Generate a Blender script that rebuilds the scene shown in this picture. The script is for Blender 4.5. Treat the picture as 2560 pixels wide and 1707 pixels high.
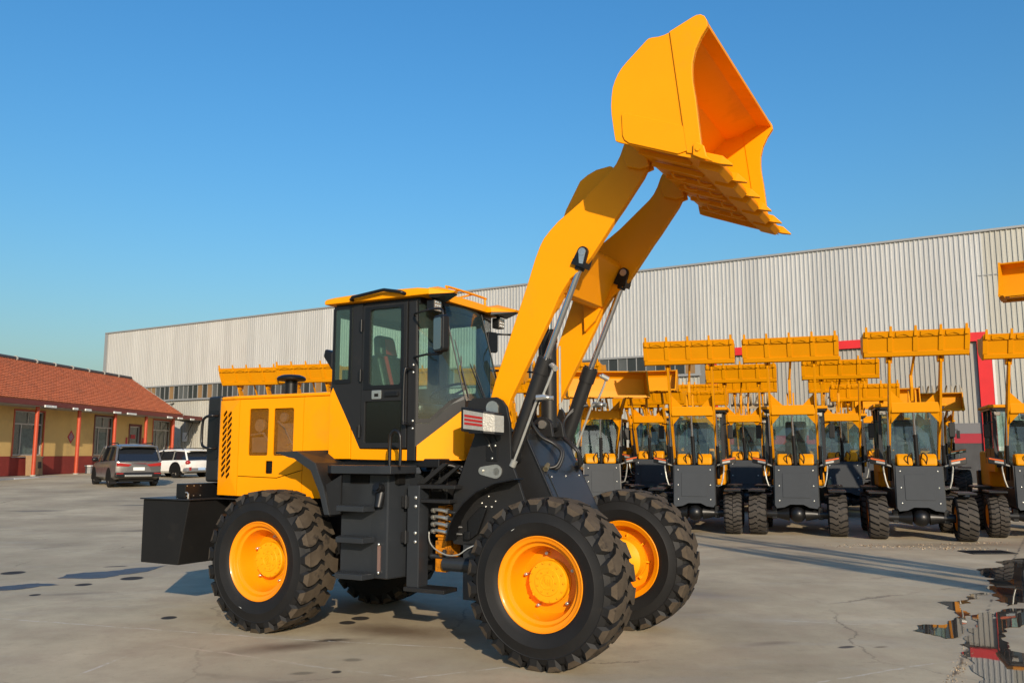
import bpy, bmesh, math, random
from mathutils import Vector, Matrix
for o in list(bpy.data.objects): bpy.data.objects.remove(o)
R = math.radians
sc = bpy.context.scene
COL = sc.collection
random.seed(7)

# ------------------------------------------------------------------ camera
cam_d = bpy.data.cameras.new('camera'); cam = bpy.data.objects.new('camera', cam_d); COL.objects.link(cam)
cam_d.sensor_width = 36.0; cam_d.lens = 36.0*2117/2560; cam_d.clip_start = .05; cam_d.clip_end = 6000
cam.location = (0, 0, 1.687); cam.rotation_euler = (math.pi/2+.1315, 0, 0)
sc.camera = cam
# ------------------------------------------------------------------ sky, sun, exposure
SUN_EL = R(20.5); SUN_AZ = math.atan2(.205, -.979)
w = bpy.data.worlds.new('World'); sc.world = w; w.use_nodes = True
nt = w.node_tree; bg = nt.nodes['Background']
sky = nt.nodes.new('ShaderNodeTexSky'); sky.sky_type = 'NISHITA'; sky.sun_disc = False
sky.sun_elevation = SUN_EL; sky.sun_rotation = SUN_AZ
sky.altitude = 0; sky.air_density = 1.9; sky.dust_density = 2.0; sky.ozone_density = 9.5
hs = nt.nodes.new('ShaderNodeHueSaturation'); hs.inputs['Saturation'].default_value = 1.10; nt.links.new(sky.outputs[0], hs.inputs['Color']); nt.links.new(hs.outputs[0], bg.inputs[0]); bg.inputs[1].default_value = .132
sd = bpy.data.lights.new('sun', 'SUN'); so = bpy.data.objects.new('sun', sd); COL.objects.link(so)
sd.energy = 4.05; sd.angle = R(.53); sd.color = (1.0, .85, .66)
sv = Vector((math.sin(SUN_AZ)*math.cos(SUN_EL), math.cos(SUN_AZ)*math.cos(SUN_EL), math.sin(SUN_EL)))
so.rotation_euler = sv.to_track_quat('Z', 'Y').to_euler(); so.location = (10, -40, 30)
sc.view_settings.view_transform = 'Standard'; sc.view_settings.look = 'None'
sc.view_settings.gamma = 1; sc.view_settings.use_curve_mapping = False; sc.view_settings.exposure = .40
sc.render.engine = 'CYCLES'
sc.cycles.transparent_max_bounces = 24; sc.cycles.max_bounces = 8

# ------------------------------------------------------------------ materials
MATS = {}
def mat(name, base=(.5,.5,.5), rough=.5, metal=0, coat=0, var=0, vs=3.0, var2=None, bump=0, bs=60, dirt=None, ds=2.2, dlo=.52, dhi=.75, spec=.5, coords='Object', emit=None, ior=None, dstretch=None):
    m = bpy.data.materials.new(name); m.use_nodes = True; n = m.node_tree.nodes; L = m.node_tree.links
    p = n['Principled BSDF']; MATS[name] = m
    p.inputs['Base Color'].default_value = (*base, 1); p.inputs['Roughness'].default_value = rough
    p.inputs['Metallic'].default_value = metal; p.inputs['Coat Weight'].default_value = coat
    p.inputs['Coat Roughness'].default_value = .12; p.inputs['Specular IOR Level'].default_value = spec
    if ior: p.inputs['IOR'].default_value = ior
    if emit: p.inputs['Emission Color'].default_value = (*emit[:3], 1); p.inputs['Emission Strength'].default_value = emit[3]
    tc = n.new('ShaderNodeTexCoord'); col = None
    if var:
        nz = n.new('ShaderNodeTexNoise'); nz.inputs['Scale'].default_value = vs; nz.inputs['Detail'].default_value = 6; nz.inputs['Roughness'].default_value = .62
        L.new(tc.outputs[coords], nz.inputs['Vector'])
        rp = n.new('ShaderNodeValToRGB'); rp.color_ramp.elements[0].position = .3; rp.color_ramp.elements[1].position = .7
        b2 = var2 or tuple(c*(1-var) for c in base); b1 = tuple(min(1, c*(1+var*.5)) for c in base)
        rp.color_ramp.elements[0].color = (*b2, 1); rp.color_ramp.elements[1].color = (*b1, 1)
        L.new(nz.outputs['Fac'], rp.inputs[0]); col = rp.outputs[0]
    if dirt:
        nz = n.new('ShaderNodeTexNoise'); nz.inputs['Scale'].default_value = ds; nz.inputs['Detail'].default_value = 9; nz.inputs['Roughness'].default_value = .7
        if dstretch:
            mp = n.new('ShaderNodeMapping'); mp.inputs['Scale'].default_value = dstretch; L.new(tc.outputs[coords], mp.inputs[0]); L.new(mp.outputs[0], nz.inputs['Vector'])
        else: L.new(tc.outputs[coords], nz.inputs['Vector'])
        mr = n.new('ShaderNodeMapRange'); mr.inputs['From Min'].default_value = dlo; mr.inputs['From Max'].default_value = dhi
        L.new(nz.outputs['Fac'], mr.inputs[0])
        mx = n.new('ShaderNodeMix'); mx.data_type = 'RGBA'; L.new(mr.outputs[0], mx.inputs['Factor'])
        if col: L.new(col, mx.inputs[6])
        else: mx.inputs[6].default_value = (*base, 1)
        mx.inputs[7].default_value = (*dirt, 1); col = mx.outputs[2]
        mr2 = n.new('ShaderNodeMapRange'); mr2.inputs['From Min'].default_value = dlo; mr2.inputs['From Max'].default_value = dhi
        mr2.inputs['To Min'].default_value = rough; mr2.inputs['To Max'].default_value = max(rough, .75); L.new(nz.outputs['Fac'], mr2.inputs[0]); L.new(mr2.outputs[0], p.inputs['Roughness'])
    if col: L.new(col, p.inputs['Base Color'])
    if bump:
        nz = n.new('ShaderNodeTexNoise'); nz.inputs['Scale'].default_value = bs; nz.inputs['Detail'].default_value = 4; L.new(tc.outputs[coords], nz.inputs['Vector'])
        bm_ = n.new('ShaderNodeBump'); bm_.inputs['Strength'].default_value = bump; bm_.inputs['Distance'].default_value = .01
        L.new(nz.outputs['Fac'], bm_.inputs['Height']); L.new(bm_.outputs[0], p.inputs['Normal'])
    return m
def glassmat(name, tint, ior=1.5, rough=0.0, film=None):
    m = bpy.data.materials.new(name); m.use_nodes = True; n = m.node_tree.nodes; L = m.node_tree.links
    n.remove(n['Principled BSDF']); out = n['Material Output']
    t = n.new('ShaderNodeBsdfTransparent'); t.inputs[0].default_value = (*tint, 1)
    g = n.new('ShaderNodeBsdfGlossy'); g.inputs['Roughness'].default_value = rough
    lw = n.new('ShaderNodeLayerWeight'); lw.inputs[0].default_value = .5; pw = n.new('ShaderNodeMath'); pw.operation = 'POWER'; pw.inputs[1].default_value = 4.5; L.new(lw.outputs['Facing'], pw.inputs[0])
    f = n.new('ShaderNodeMapRange'); f.inputs['To Min'].default_value = ((ior-1)/(ior+1))**2*1.6; f.inputs['To Max'].default_value = .9; L.new(pw.outputs[0], f.inputs[0])
    mx = n.new('ShaderNodeMixShader'); L.new(f.outputs[0], mx.inputs[0]); L.new(t.outputs[0], mx.inputs[1]); L.new(g.outputs[0], mx.inputs[2])
    last = mx.outputs[0]
    if film:   # thin film of dust on the pane
        d = n.new('ShaderNodeBsdfDiffuse'); d.inputs[0].default_value = (*film[:3], 1)
        m2 = n.new('ShaderNodeMixShader'); m2.inputs[0].default_value = film[3]; L.new(last, m2.inputs[1]); L.new(d.outputs[0], m2.inputs[2]); last = m2.outputs[0]
    L.new(last, out.inputs['Surface']); MATS[name] = m; return m
YEL = mat('yellow_paint', (.82,.292,.0), .46, coat=.03, spec=.16, var=.05, vs=1.2, dirt=(.60,.235,.012), ds=1.7, dlo=.56, dhi=.9, bump=.012, bs=180)
RIM = mat('rim_paint', (.80,.245,.001), .38, coat=.15, spec=.3, var=.06, vs=4, dirt=(.22,.12,.04), ds=7, dlo=.66, dhi=.85)
HUB = mat('hub_paint', (.74,.315,.002), .5, spec=.25, var=.08, vs=9)
YBG = mat('fleet_yellow_paint', (.62,.238,.0), .48, coat=.0, spec=.16, var=.07, vs=1.3, dirt=(.20,.11,.03), ds=2.6, dlo=.66, dhi=.85)
CHA = mat('charcoal_paint', (.013,.013,.0135), .45, coat=.05, spec=.35, var=.12, vs=2.5, dirt=(.042,.036,.029), ds=3.2, dlo=.60, dhi=.98, bump=.02, bs=150)
CHB = mat('slate_paint', (.021,.024,.028), .38, coat=.12, spec=.4, var=.12, vs=2.0, dirt=(.06,.052,.042), ds=2.4, dlo=.62, dhi=.98)
BLK = mat('black_metal', (.0065,.0067,.0075), .4, coat=.06, spec=.35, var=.15, vs=4)
CWM = mat('counterweight_black', (.0085,.0082,.008), .6, spec=.25, var=.2, vs=2, dirt=(.026,.023,.019), ds=3, dlo=.6, dhi=.95)
VOID = mat('engine_dark', (.006,.0055,.005), .75, spec=.2, var=.3, vs=8)
RUB = mat('tyre_rubber', (.0085,.0082,.0082), .62, spec=.3, var=.25, vs=5, dirt=(.032,.026,.019), ds=4.5, dlo=.60, dhi=.9, bump=.05, bs=45)
DUST = mat('tyre_tread_dust', (.072,.055,.038), .88, spec=.2, var=.3, vs=7, dirt=(.014,.012,.0105), ds=6, dlo=.55, dhi=.66, bump=.12, bs=60)
TRD = mat('fleet_tyre_tread', (.045,.037,.029), .85, var=.3, vs=9, dirt=(.016,.015,.014), ds=5, dlo=.52, dhi=.75)
CHR = mat('chrome_rod', (.62,.62,.63), .13, metal=1, var=.05, vs=6)
ZNC = mat('zinc_fitting', (.58,.57,.52), .32, metal=.85, var=.15, vs=20)
STL = mat('painted_steel_pipe', (.36,.36,.33), .38, metal=.35, var=.15, vs=10)
HOSE = mat('hose_rubber', (.012,.012,.012), .45)
LENS = mat('lamp_lens', (.36,.35,.32), .30, metal=.35, bump=.25, bs=60, var=.15, vs=25)
PLT = mat('fleet_front_plate', (.038,.043,.049), .62, spec=.2, var=.15, vs=2, dirt=(.07,.06,.05), ds=2.4, dlo=.6, dhi=.95)
LED = mat('lamp_reflector', (.80,.76,.68), .2, metal=.8)
LEDB = mat('lamp_back_plate', (.40,.34,.28), .35, metal=.5)
REDL = mat('red_lens', (.30,.014,.012), .3, coat=.2)
ORL = mat('amber_lens', (.55,.10,.02), .15, coat=.6)
MIR = mat('mirror_glass', (.30,.27,.25), .12, metal=.9)
SEAT = mat('seat_black', (.022,.024,.024), .38, var=.4, vs=14, bump=.5, bs=25)
SRED = mat('seat_red', (.42,.03,.035), .4)
GREY = mat('interior_grey', (.16,.165,.17), .6, var=.15)
LIN = mat('cab_liner', (.30,.33,.33), .7, var=.1)
GLS = glassmat('cab_glass', (.72,.86,.79), ior=1.45, film=(.30,.42,.38,.05))
GWS = glassmat('windscreen_glass', (.66,.82,.76), ior=1.45, film=(.20,.32,.34,.07))
GLD = glassmat('door_lower_glass', (.20,.25,.24), film=(.1,.12,.12,.05))
GBG = glassmat('fleet_cab_glass', (.62,.78,.74), ior=1.5, film=(.30,.42,.44,.08))
PLATE = mat('plate_white', (.62,.64,.62), .5)

# ------------------------------------------------------------------ mesh helpers
class MB:
    def __init__(s): s.v = []; s.f = []; s.m = []
    def add(s, vs, fs, m=0):
        o = len(s.v); s.v += [tuple(p) for p in vs]
        for f in fs: s.f.append(tuple(i+o for i in f)); s.m.append(m)
        return s
    def box(s, x0, x1, y0, y1, z0, z1, m=0):
        return s.add([(x0,y0,z0),(x1,y0,z0),(x1,y1,z0),(x0,y1,z0),(x0,y0,z1),(x1,y0,z1),(x1,y1,z1),(x0,y1,z1)],
                     [(3,2,1,0),(4,5,6,7),(0,1,5,4),(1,2,6,5),(2,3,7,6),(3,0,4,7)], m)
    def hexa(s, b, t, m=0):      # bottom quad, top quad
        return s.add(list(b)+list(t), [(3,2,1,0),(4,5,6,7),(0,1,5,4),(1,2,6,5),(2,3,7,6),(3,0,4,7)], m)
    def prism(s, poly, a0, a1, ax='y', m=0):
        n = len(poly)
        def P(p, a): return (p[0],a,p[1]) if ax=='y' else ((a,p[0],p[1]) if ax=='x' else (p[0],p[1],a))
        vs = [P(p,a0) for p in poly]+[P(p,a1) for p in poly]
        fs = [tuple(range(n-1,-1,-1)), tuple(range(n,2*n))]+[(i,(i+1)%n,n+(i+1)%n,n+i) for i in range(n)]
        return s.add(vs, fs, m)
    def cyl(s, p0, p1, r0, r1=None, n=16, caps=True, m=0):
        r1 = r0 if r1 is None else r1; p0 = Vector(p0); p1 = Vector(p1); d = (p1-p0).normalized()
        a = d.orthogonal().normalized(); b = d.cross(a)
        vs = []
        for p, r in ((p0,r0),(p1,r1)):
            for i in range(n):
                t = 2*math.pi*i/n; vs.append(p+a*math.cos(t)*r+b*math.sin(t)*r)
        fs = [(i,(i+1)%n,n+(i+1)%n,n+i) for i in range(n)]
        if caps: fs += [tuple(range(n-1,-1,-1)), tuple(range(n,2*n))]
        return s.add(vs, fs, m)
    def path(s, pts, r, n=8, m=0, sub=0):
        P = [Vector(p) for p in pts]
        if sub and isinstance(r,(list,tuple)):
            r = [r[i]+(r[i+1]-r[i])*k/sub for i in range(len(r)-1) for k in range(sub)]+[r[-1]]
        if sub:   # Catmull-Rom
            Q = []
            for i in range(len(P)-1):
                a = P[max(0,i-1)]; b = P[i]; c = P[i+1]; d = P[min(len(P)-1,i+2)]
                for k in range(sub):
                    t = k/sub; Q.append(.5*((2*b)+(c-a)*t+(2*a-5*b+4*c-d)*t*t+(3*b-a-3*c+d)*t**3))
            P = Q+[P[-1]]
        N = len(P); T = [(P[min(i+1,N-1)]-P[max(i-1,0)]).normalized() for i in range(N)]
        u = T[0].orthogonal().normalized(); vs = []
        for i in range(N):
            u = (u-T[i]*u.dot(T[i])); u = u.normalized() if u.length>1e-6 else T[i].orthogonal().normalized()
            b = T[i].cross(u); rr = r[i] if isinstance(r,(list,tuple)) else r
            for k in range(n):
                t = 2*math.pi*k/n; vs.append(P[i]+u*math.cos(t)*rr+b*math.sin(t)*rr)
        fs = [(i*n+k, i*n+(k+1)%n, (i+1)*n+(k+1)%n, (i+1)*n+k) for i in range(N-1) for k in range(n)]
        fs += [tuple(range(n-1,-1,-1)), tuple(range((N-1)*n, N*n))]
        return s.add(vs, fs, m)
    def lathe(s, prof, n=48, ax='y', m=0, c=(0,0,0), close=False):
        vs = []; K = len(prof)
        for i in range(n):
            t = 2*math.pi*i/n; ct, st = math.cos(t), math.sin(t)
            for r, a in prof:
                q = (r*ct, a, r*st) if ax=='y' else ((a, r*ct, r*st) if ax=='x' else (r*ct, r*st, a))
                vs.append((q[0]+c[0], q[1]+c[1], q[2]+c[2]))
        fs = []
        for i in range(n):
            j = (i+1)%n
            for k in range(K if close else K-1):
                k2 = (k+1)%K; fs.append((i*K+k, j*K+k, j*K+k2, i*K+k2))
        return s.add(vs, fs, m)
    def ell(s, c, rx, ry, rz, n=16, k=10, m=0):
        prof = [(math.sin(math.pi*i/k), -math.cos(math.pi*i/k)) for i in range(k+1)]
        o = len(s.v); s.lathe([(max(r,1e-4),a) for r,a in prof], n, 'z', m)
        s.v[o:] = [(x*rx+c[0], y*ry+c[1], z*rz+c[2]) for x,y,z in s.v[o:]]; return s
    def xf(s, M): s.v = [tuple(M @ Vector(p)) for p in s.v]; return s
    def mirror_y(s): 
        q = MB(); q.v = [(x,-y,z) for x,y,z in s.v]; q.f = [tuple(reversed(f)) for f in s.f]; q.m = list(s.m); return q
    def mesh(s, name, mats, smooth=None, normals=True):
        me = bpy.data.meshes.new(name); me.from_pydata(s.v, [], s.f); 
        for k in (mats if isinstance(mats,(list,tuple)) else [mats]): me.materials.append(k)
        if len(me.polygons)==len(s.m): me.polygons.foreach_set('material_index', s.m)
        if normals:
            b = bmesh.new(); b.from_mesh(me); bmesh.ops.recalc_face_normals(b, faces=b.faces[:]); b.to_mesh(me); b.free()
        if smooth:
            me.polygons.foreach_set('use_smooth', [True]*len(me.polygons)); me.set_sharp_from_angle(angle=R(smooth))
        me.update(); return me
    def build(s, name, mats, parent=None, bevel=0, smooth=None, loc=None, seg=2, normals=True):
        me = s.mesh(name, mats, smooth, normals); return link(name, me, parent, bevel, loc, seg)
def link(name, me, parent=None, bevel=0, loc=None, seg=2):
    o = bpy.data.objects.new(name, me); COL.objects.link(o)
    if parent: o.parent = parent
    if loc: o.location = loc
    if bevel:
        b = o.modifiers.new('bevel', 'BEVEL'); b.width = bevel; b.segments = seg; b.limit_method = 'ANGLE'; b.angle_limit = R(40); b.harden_normals = False
    return o
def empty(name, loc=(0,0,0), rz=0, sc_=1):
    o = bpy.data.objects.new(name, None); COL.objects.link(o); o.location = loc; o.rotation_euler = (0,0,rz); o.scale = (sc_,)*3; o.empty_display_size = .3; return o
def tag(o, label=None, cat=None, group=None, kind=None):
    if label: o['label'] = label
    if cat: o['category'] = cat
    if group: o['group'] = group
    if kind: o['kind'] = kind
    return o
def copy_tree(o, parent=None):
    kids = list(o.children); c = o.copy(); COL.objects.link(c); c.parent = parent
    for k in kids: copy_tree(k, c)
    return c
def holed(outer, holes, y0, th, name, mats, parent, tomap=None, bevel=0):
    """plate in the (x,z) plane with real holes; tomap maps (x,z,depth)->xyz"""
    b = bmesh.new(); tomap = tomap or (lambda x,z,d: (x, y0+d, z))
    def loop(pts, d):
        vs = [b.verts.new(tomap(p[0],p[1],d)) for p in pts]; return vs, [b.edges.new((vs[i],vs[(i+1)%len(vs)])) for i in range(len(vs))]
    L0 = [loop(p,0) for p in [outer]+holes]; bmesh.ops.triangle_fill(b, use_beauty=True, use_dissolve=False, edges=[e for l in L0 for e in l[1]])
    L1 = [loop(p,th) for p in [outer]+holes]; bmesh.ops.triangle_fill(b, use_beauty=True, use_dissolve=False, edges=[e for l in L1 for e in l[1]])
    for (v0,_),(v1,_) in zip(L0,L1):
        for i in range(len(v0)):
            j = (i+1)%len(v0); b.faces.new((v0[i],v0[j],v1[j],v1[i]))
    bmesh.ops.recalc_face_normals(b, faces=b.faces[:]); me = bpy.data.meshes.new(name); b.to_mesh(me); b.free()
    for k in (mats if isinstance(mats,(list,tuple)) else [mats]): me.materials.append(k)
    return link(name, me, parent, bevel)
def rrect(x0,x1,z0,z1,r,n=4):
    pts = []
    for cx,cz,a in ((x1-r,z1-r,0),(x0+r,z1-r,90),(x0+r,z0+r,180),(x1-r,z0+r,270)):
        for i in range(n+1): t = R(a+90*i/n); pts.append((cx+r*math.cos(t), cz+r*math.sin(t)))
    return pts
def obround(cx,cz,L,w,ang,n=5):
    pts = []
    for s,a0 in ((1,-90),(-1,90)):
        for i in range(n+1):
            t = R(a0+180*i/n); x = s*(L/2-w/2)+w/2*math.cos(t); z = w/2*math.sin(t); pts.append((x,z))
    c,s_ = math.cos(ang),math.sin(ang); return [(cx+x*c-z*s_, cz+x*s_+z*c) for x,z in pts]
# ================================================================== ground
def G(y):      # the yard rises gently towards the buildings
    if y<20: return 0.0
    if y<46: t=(y-20)/26; return .52*(t*t*(3-2*t)*.35+t*.65)
    return .52
def groundmat():
    m = bpy.data.materials.new('worn_concrete'); m.use_nodes = True; n = m.node_tree.nodes; L = m.node_tree.links
    p = n['Principled BSDF']; p.inputs['Roughness'].default_value = .82; p.inputs['Specular IOR Level'].default_value = .35
    geo = n.new('ShaderNodeNewGeometry'); pos = geo.outputs['Position']
    def noise(scale, det=6, rough=.6, stretch=None, rot=0):
        z = n.new('ShaderNodeTexNoise'); z.inputs['Scale'].default_value = scale; z.inputs['Detail'].default_value = det; z.inputs['Roughness'].default_value = rough
        mp = n.new('ShaderNodeMapping'); mp.inputs['Scale'].default_value = stretch or (1,1,1); mp.inputs['Rotation'].default_value = (0,0,rot); L.new(pos, mp.inputs[0]); L.new(mp.outputs[0], z.inputs['Vector']); return z.outputs['Fac']
    def ramp(f, lo, hi):
        r = n.new('ShaderNodeMapRange'); r.inputs['From Min'].default_value = lo; r.inputs['From Max'].default_value = hi; L.new(f, r.inputs[0]); return r.outputs[0]
    def mul(a,b):
        r = n.new('ShaderNodeMath'); r.operation = 'MULTIPLY'; 
        for i,q in enumerate((a,b)):
            if isinstance(q,(int,float)): r.inputs[i].default_value = q
            else: L.new(q, r.inputs[i])
        return r.outputs[0]
    def op(o,a,b=None):
        r = n.new('ShaderNodeMath'); r.operation = o
        for i,q in enumerate((a,b)):
            if q is None: continue
            if isinstance(q,(int,float)): r.inputs[i].default_value = q
            else: L.new(q, r.inputs[i])
        return r.outputs[0]
    state = {'c': None}
    def mix(fac, col, blend='MIX'):
        x = n.new('ShaderNodeMix'); x.data_type = 'RGBA'; x.blend_type = blend; L.new(fac, x.inputs[0]); L.new(state['c'], x.inputs[6]); x.inputs[7].default_value = (*col,1); state['c'] = x.outputs[2]
    rp = n.new('ShaderNodeValToRGB'); e = rp.color_ramp.elements
    e[0].position = .36; e[0].color = (.278,.226,.146,1); e[1].position = .66; e[1].color = (.505,.425,.285,1)
    L.new(noise(.35,8,.65), rp.inputs[0]); state['c'] = rp.outputs[0]
    mix(mul(ramp(noise(1.7,9,.7),.47,.70),.60), (.33,.25,.17))          # brown dust
    mix(mul(ramp(noise(.8,6,.6,(.5,2.2,1),.5),.55,.75),.38), (.345,.325,.285))   # grey scuffs
    mix(mul(ramp(noise(2.6,8,.75,(.35,3.0,1),-.35),.60,.80),.30), (.48,.435,.36))   # pale drag marks
    mix(mul(ramp(noise(.55,7,.7,(1,1.6,1),.8),.54,.74),.45), (.20,.165,.118))
    mix(mul(ramp(noise(9,6,.7),.55,.75),.30), (.165,.132,.095))
    mix(mul(ramp(noise(60,3,.6),.56,.72),.16), (.42,.385,.32))
    mix(mul(ramp(noise(85,2,.6),.60,.70),.22), (.13,.108,.085))
    vc = n.new('ShaderNodeTexVoronoi'); vc.feature = 'DISTANCE_TO_EDGE'; vc.inputs['Scale'].default_value = .23; vc.inputs['Randomness'].default_value = 1.0
    wn = n.new('ShaderNodeTexNoise'); wn.inputs['Scale'].default_value = 1.6; wn.inputs['Detail'].default_value = 8; wn.inputs['Roughness'].default_value = .7; L.new(pos, wn.inputs['Vector'])
    wv_ = n.new('ShaderNodeVectorMath'); wv_.operation = 'MULTIPLY_ADD'; L.new(wn.outputs['Color'], wv_.inputs[0]); wv_.inputs[1].default_value = (.55,.55,0); L.new(pos, wv_.inputs[2]); L.new(wv_.outputs[0], vc.inputs['Vector'])
    mix(mul(mul(ramp(vc.outputs['Distance'],.0042,.0012), ramp(noise(.4,3,.5),.50,.60)),.62), (.115,.088,.06))      # hairline cracks
    mix(mul(ramp(noise(.22,5,.6,(1,2.4,1),.35),.52,.66),.40), (.40,.325,.215))      # broad dusty film
    mix(mul(ramp(noise(170,2,.5),.60,.72),.35), (.52,.46,.36)); mix(mul(ramp(noise(30,5,.75),.58,.78),.35), (.17,.135,.095))
    sx = n.new('ShaderNodeSeparateXYZ'); L.new(pos, sx.inputs[0]); X,Y = sx.outputs[0], sx.outputs[1]
    wob = op('MULTIPLY', op('SUBTRACT', noise(3.2,4,.6), .5), .10)
    wob2 = op('MULTIPLY', op('SUBTRACT', noise(14,3,.6), .5), .03)
    brk = ramp(noise(5,4,.7),.40,.56)
    def line(a, b, wdt, col, amt, fadelen=.15, wobble=wob):
        ax,ay = a; bx,by = b; Ln = math.hypot(bx-ax,by-ay); dx,dy = (bx-ax)/Ln,(by-ay)/Ln
        rx = op('SUBTRACT', X, ax); ry = op('SUBTRACT', Y, ay)
        d = op('ABSOLUTE', op('ADD', op('ADD', op('MULTIPLY', rx, -dy), op('MULTIPLY', ry, dx)), wobble))
        t = op('ADD', op('MULTIPLY', rx, dx), op('MULTIPLY', ry, dy))
        f = ramp(d, wdt, wdt*.3); inside = mul(ramp(t,-.05,fadelen), ramp(t,Ln+.05,Ln-fadelen))
        mix(mul(mul(mul(f, inside), brk), amt), col)
    def blob(c, rx_, ry_, ang, col, amt, soft=.4, wb=.35, dirn=None):
        ca, sa = math.cos(ang), math.sin(ang)
        ux = op('SUBTRACT', X, c[0]); uy = op('SUBTRACT', Y, c[1])
        a = op('DIVIDE', op('ADD', op('MULTIPLY', ux, ca), op('MULTIPLY', uy, sa)), rx_); b = op('DIVIDE', op('ADD', op('MULTIPLY', ux, -sa), op('MULTIPLY', uy, ca)), ry_)
        r = op('SQRT', op('ADD', op('MULTIPLY',a,a), op('MULTIPLY',b,b)))
        r = op('ADD', r, op('MULTIPLY', op('SUBTRACT', noise(4.5,6,.65), .5), wb*2))
        mix(mul(ramp(r, 1.0, 1.0-soft), amt), col)
    # brown smears, then oil drips and spills (dark spots with shapes of their own)
    blob((-1.15,8.45),.85,.36,-.35,(.115,.072,.042),.80,.8,.4)
    blob((-1.95,7.78),.80,.24,.42,(.12,.075,.045),.85,.9,.4)
    blob((-1.65,8.02),.18,.09,.3,(.02,.013,.010),.95,.7,.45)
    for c,r in (((-1.57,9.06),.10),((-1.66,8.835),.088),((-7.13,12.43),.17),((-5.57,11.33),.11),((-5.19,11.89),.16),((-3.56,9.09),.085),((-5.75,10.52),.07)):
        blob(c, r, r*1.15, .3, (.014,.011,.009), .97, .16, .07)
    blob((-1.37,6.89),.045,.05,0,(.02,.016,.014),.9,.3,.3)
    blob((-1.32,7.28),.10,.07,0,(.10,.085,.055),.6,.5,.3); blob((-1.63,6.85),.12,.06,.2,(.10,.085,.055),.6,.5,.3)
    blob((2.95,7.75),.10,.045,.4,(.03,.027,.03),.85,.3,.5); blob((3.25,7.75),.09,.035,.3,(.12,.085,.05),.7,.6,.4); blob((2.35,7.9),.35,.10,.3,(.15,.105,.07),.6,.9,.4)
    blob((2.15,10.6),.9,.28,-.3,(.19,.165,.15),.5,.9,.5); blob((-5.97,13.12),.2,.09,.3,(.05,.04,.035),.8,.4,.5); blob((-5.3,10.6),.5,.14,.3,(.17,.13,.085),.6,.8,.5)
    blob((-7.8,19.2),1.3,.30,.25,(.12,.10,.075),.7,.6,.5); blob((-11.5,26.5),.9,.35,.2,(.09,.08,.07),.7,.5,.4); blob((-13.5,24.5),.9,.35,.2,(.09,.08,.07),.6,.5,.4)
    blob((8.8,16.2),2.6,.45,.1,(.22,.155,.09),.7,.9,.5); blob((5.2,15.6),2.4,.4,-.1,(.24,.18,.115),.6,.9,.5)
    for c_,rx_,ry_,an in (((4.55,8.6),1.0,.55,.95),((6.3,11.0),1.5,.55,1.0),((4.1,6.9),.75,.45,1.0),((8.2,13.4),1.2,.5,.9)): blob(c_, rx_, ry_, an, (.17,.142,.105), .55, .75, .45)   # damp margin of the puddles
    # slab joints and scored lines
    wt = (.56,.52,.45)
    line((-5.6,9.14),(-2.14,8.10),.014,wt,.75,.3); line((-2.14,8.10),(-.1,7.62),.014,wt,.95,.2,wob2)
    line((-3.16,7.88),(-1.5,7.05),.024,(.50,.40,.29),.8,.3); line((-1.9,7.22),(-.6,6.62),.022,(.47,.42,.34),.7,.3)
    line((-3.36,6.65),(-3.25,7.4),.022,wt,.7,.2,wob2); line((2.6,9.0),(3.7,8.66),.016,wt,.6,.3); line((2.1,6.52),(3.77,7.32),.018,wt,.6,.3)
    line((-1.0,6.6),(.4,7.25),.022,wt,.55,.3); line((-5.6,9.3),(-5.1,10.2),.02,(.55,.44,.28),.7,.2); line((-4.9,9.6),(-4.1,9.9),.02,wt,.4,.2)
    line((-9.8,16.2),(-4.6,13.4),.03,(.47,.42,.33),.45,.5); line((-14,18.6),(-6,20.3),.04,(.20,.165,.13),.6,.8)
    line((3.15,6.4),(4.0,7.72),.020,(.045,.036,.028),.95,.1); line((4.0,7.72),(9.3,15.85),.022,(.055,.045,.036),.9,.2)
    line((3.19,6.4),(4.04,7.72),.05,(.44,.33,.20),.45,.1); line((9.3,15.85),(14,23),.03,(.08,.07,.055),.8,.3)
    line((-2,15.3),(9.0,16.1),.03,(.10,.082,.06),.8,.5); line((-20,23.5),(2,19.5),.035,(.12,.10,.08),.55,.6)
    line((-5,36),(-24,40),.05,(.12,.10,.08),.5,.6)
    L.new(state['c'], p.inputs['Base Color'])
    bm_ = n.new('ShaderNodeBump'); bm_.inputs['Strength'].default_value = .16; bm_.inputs['Distance'].default_value = .02; L.new(noise(35,6,.7), bm_.inputs['Height']); L.new(bm_.outputs[0], p.inputs['Normal'])
    return m
ys = [-400,-60,-10,0,5,10,15,18,20]+list(range(22,47,2))+[60,120,400,2500]
xs = [-2500,-400,-100,-50,-25,0,25,50,100,400,2500]
vs = [(x,y,G(y)) for y in ys for x in xs]; nx = len(xs)
fs = [(j*nx+i,j*nx+i+1,(j+1)*nx+i+1,(j+1)*nx+i) for j in range(len(ys)-1) for i in range(nx-1)]
tag(MB().add(vs,fs).build('ground', groundmat(), smooth=60), kind='structure')
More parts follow.
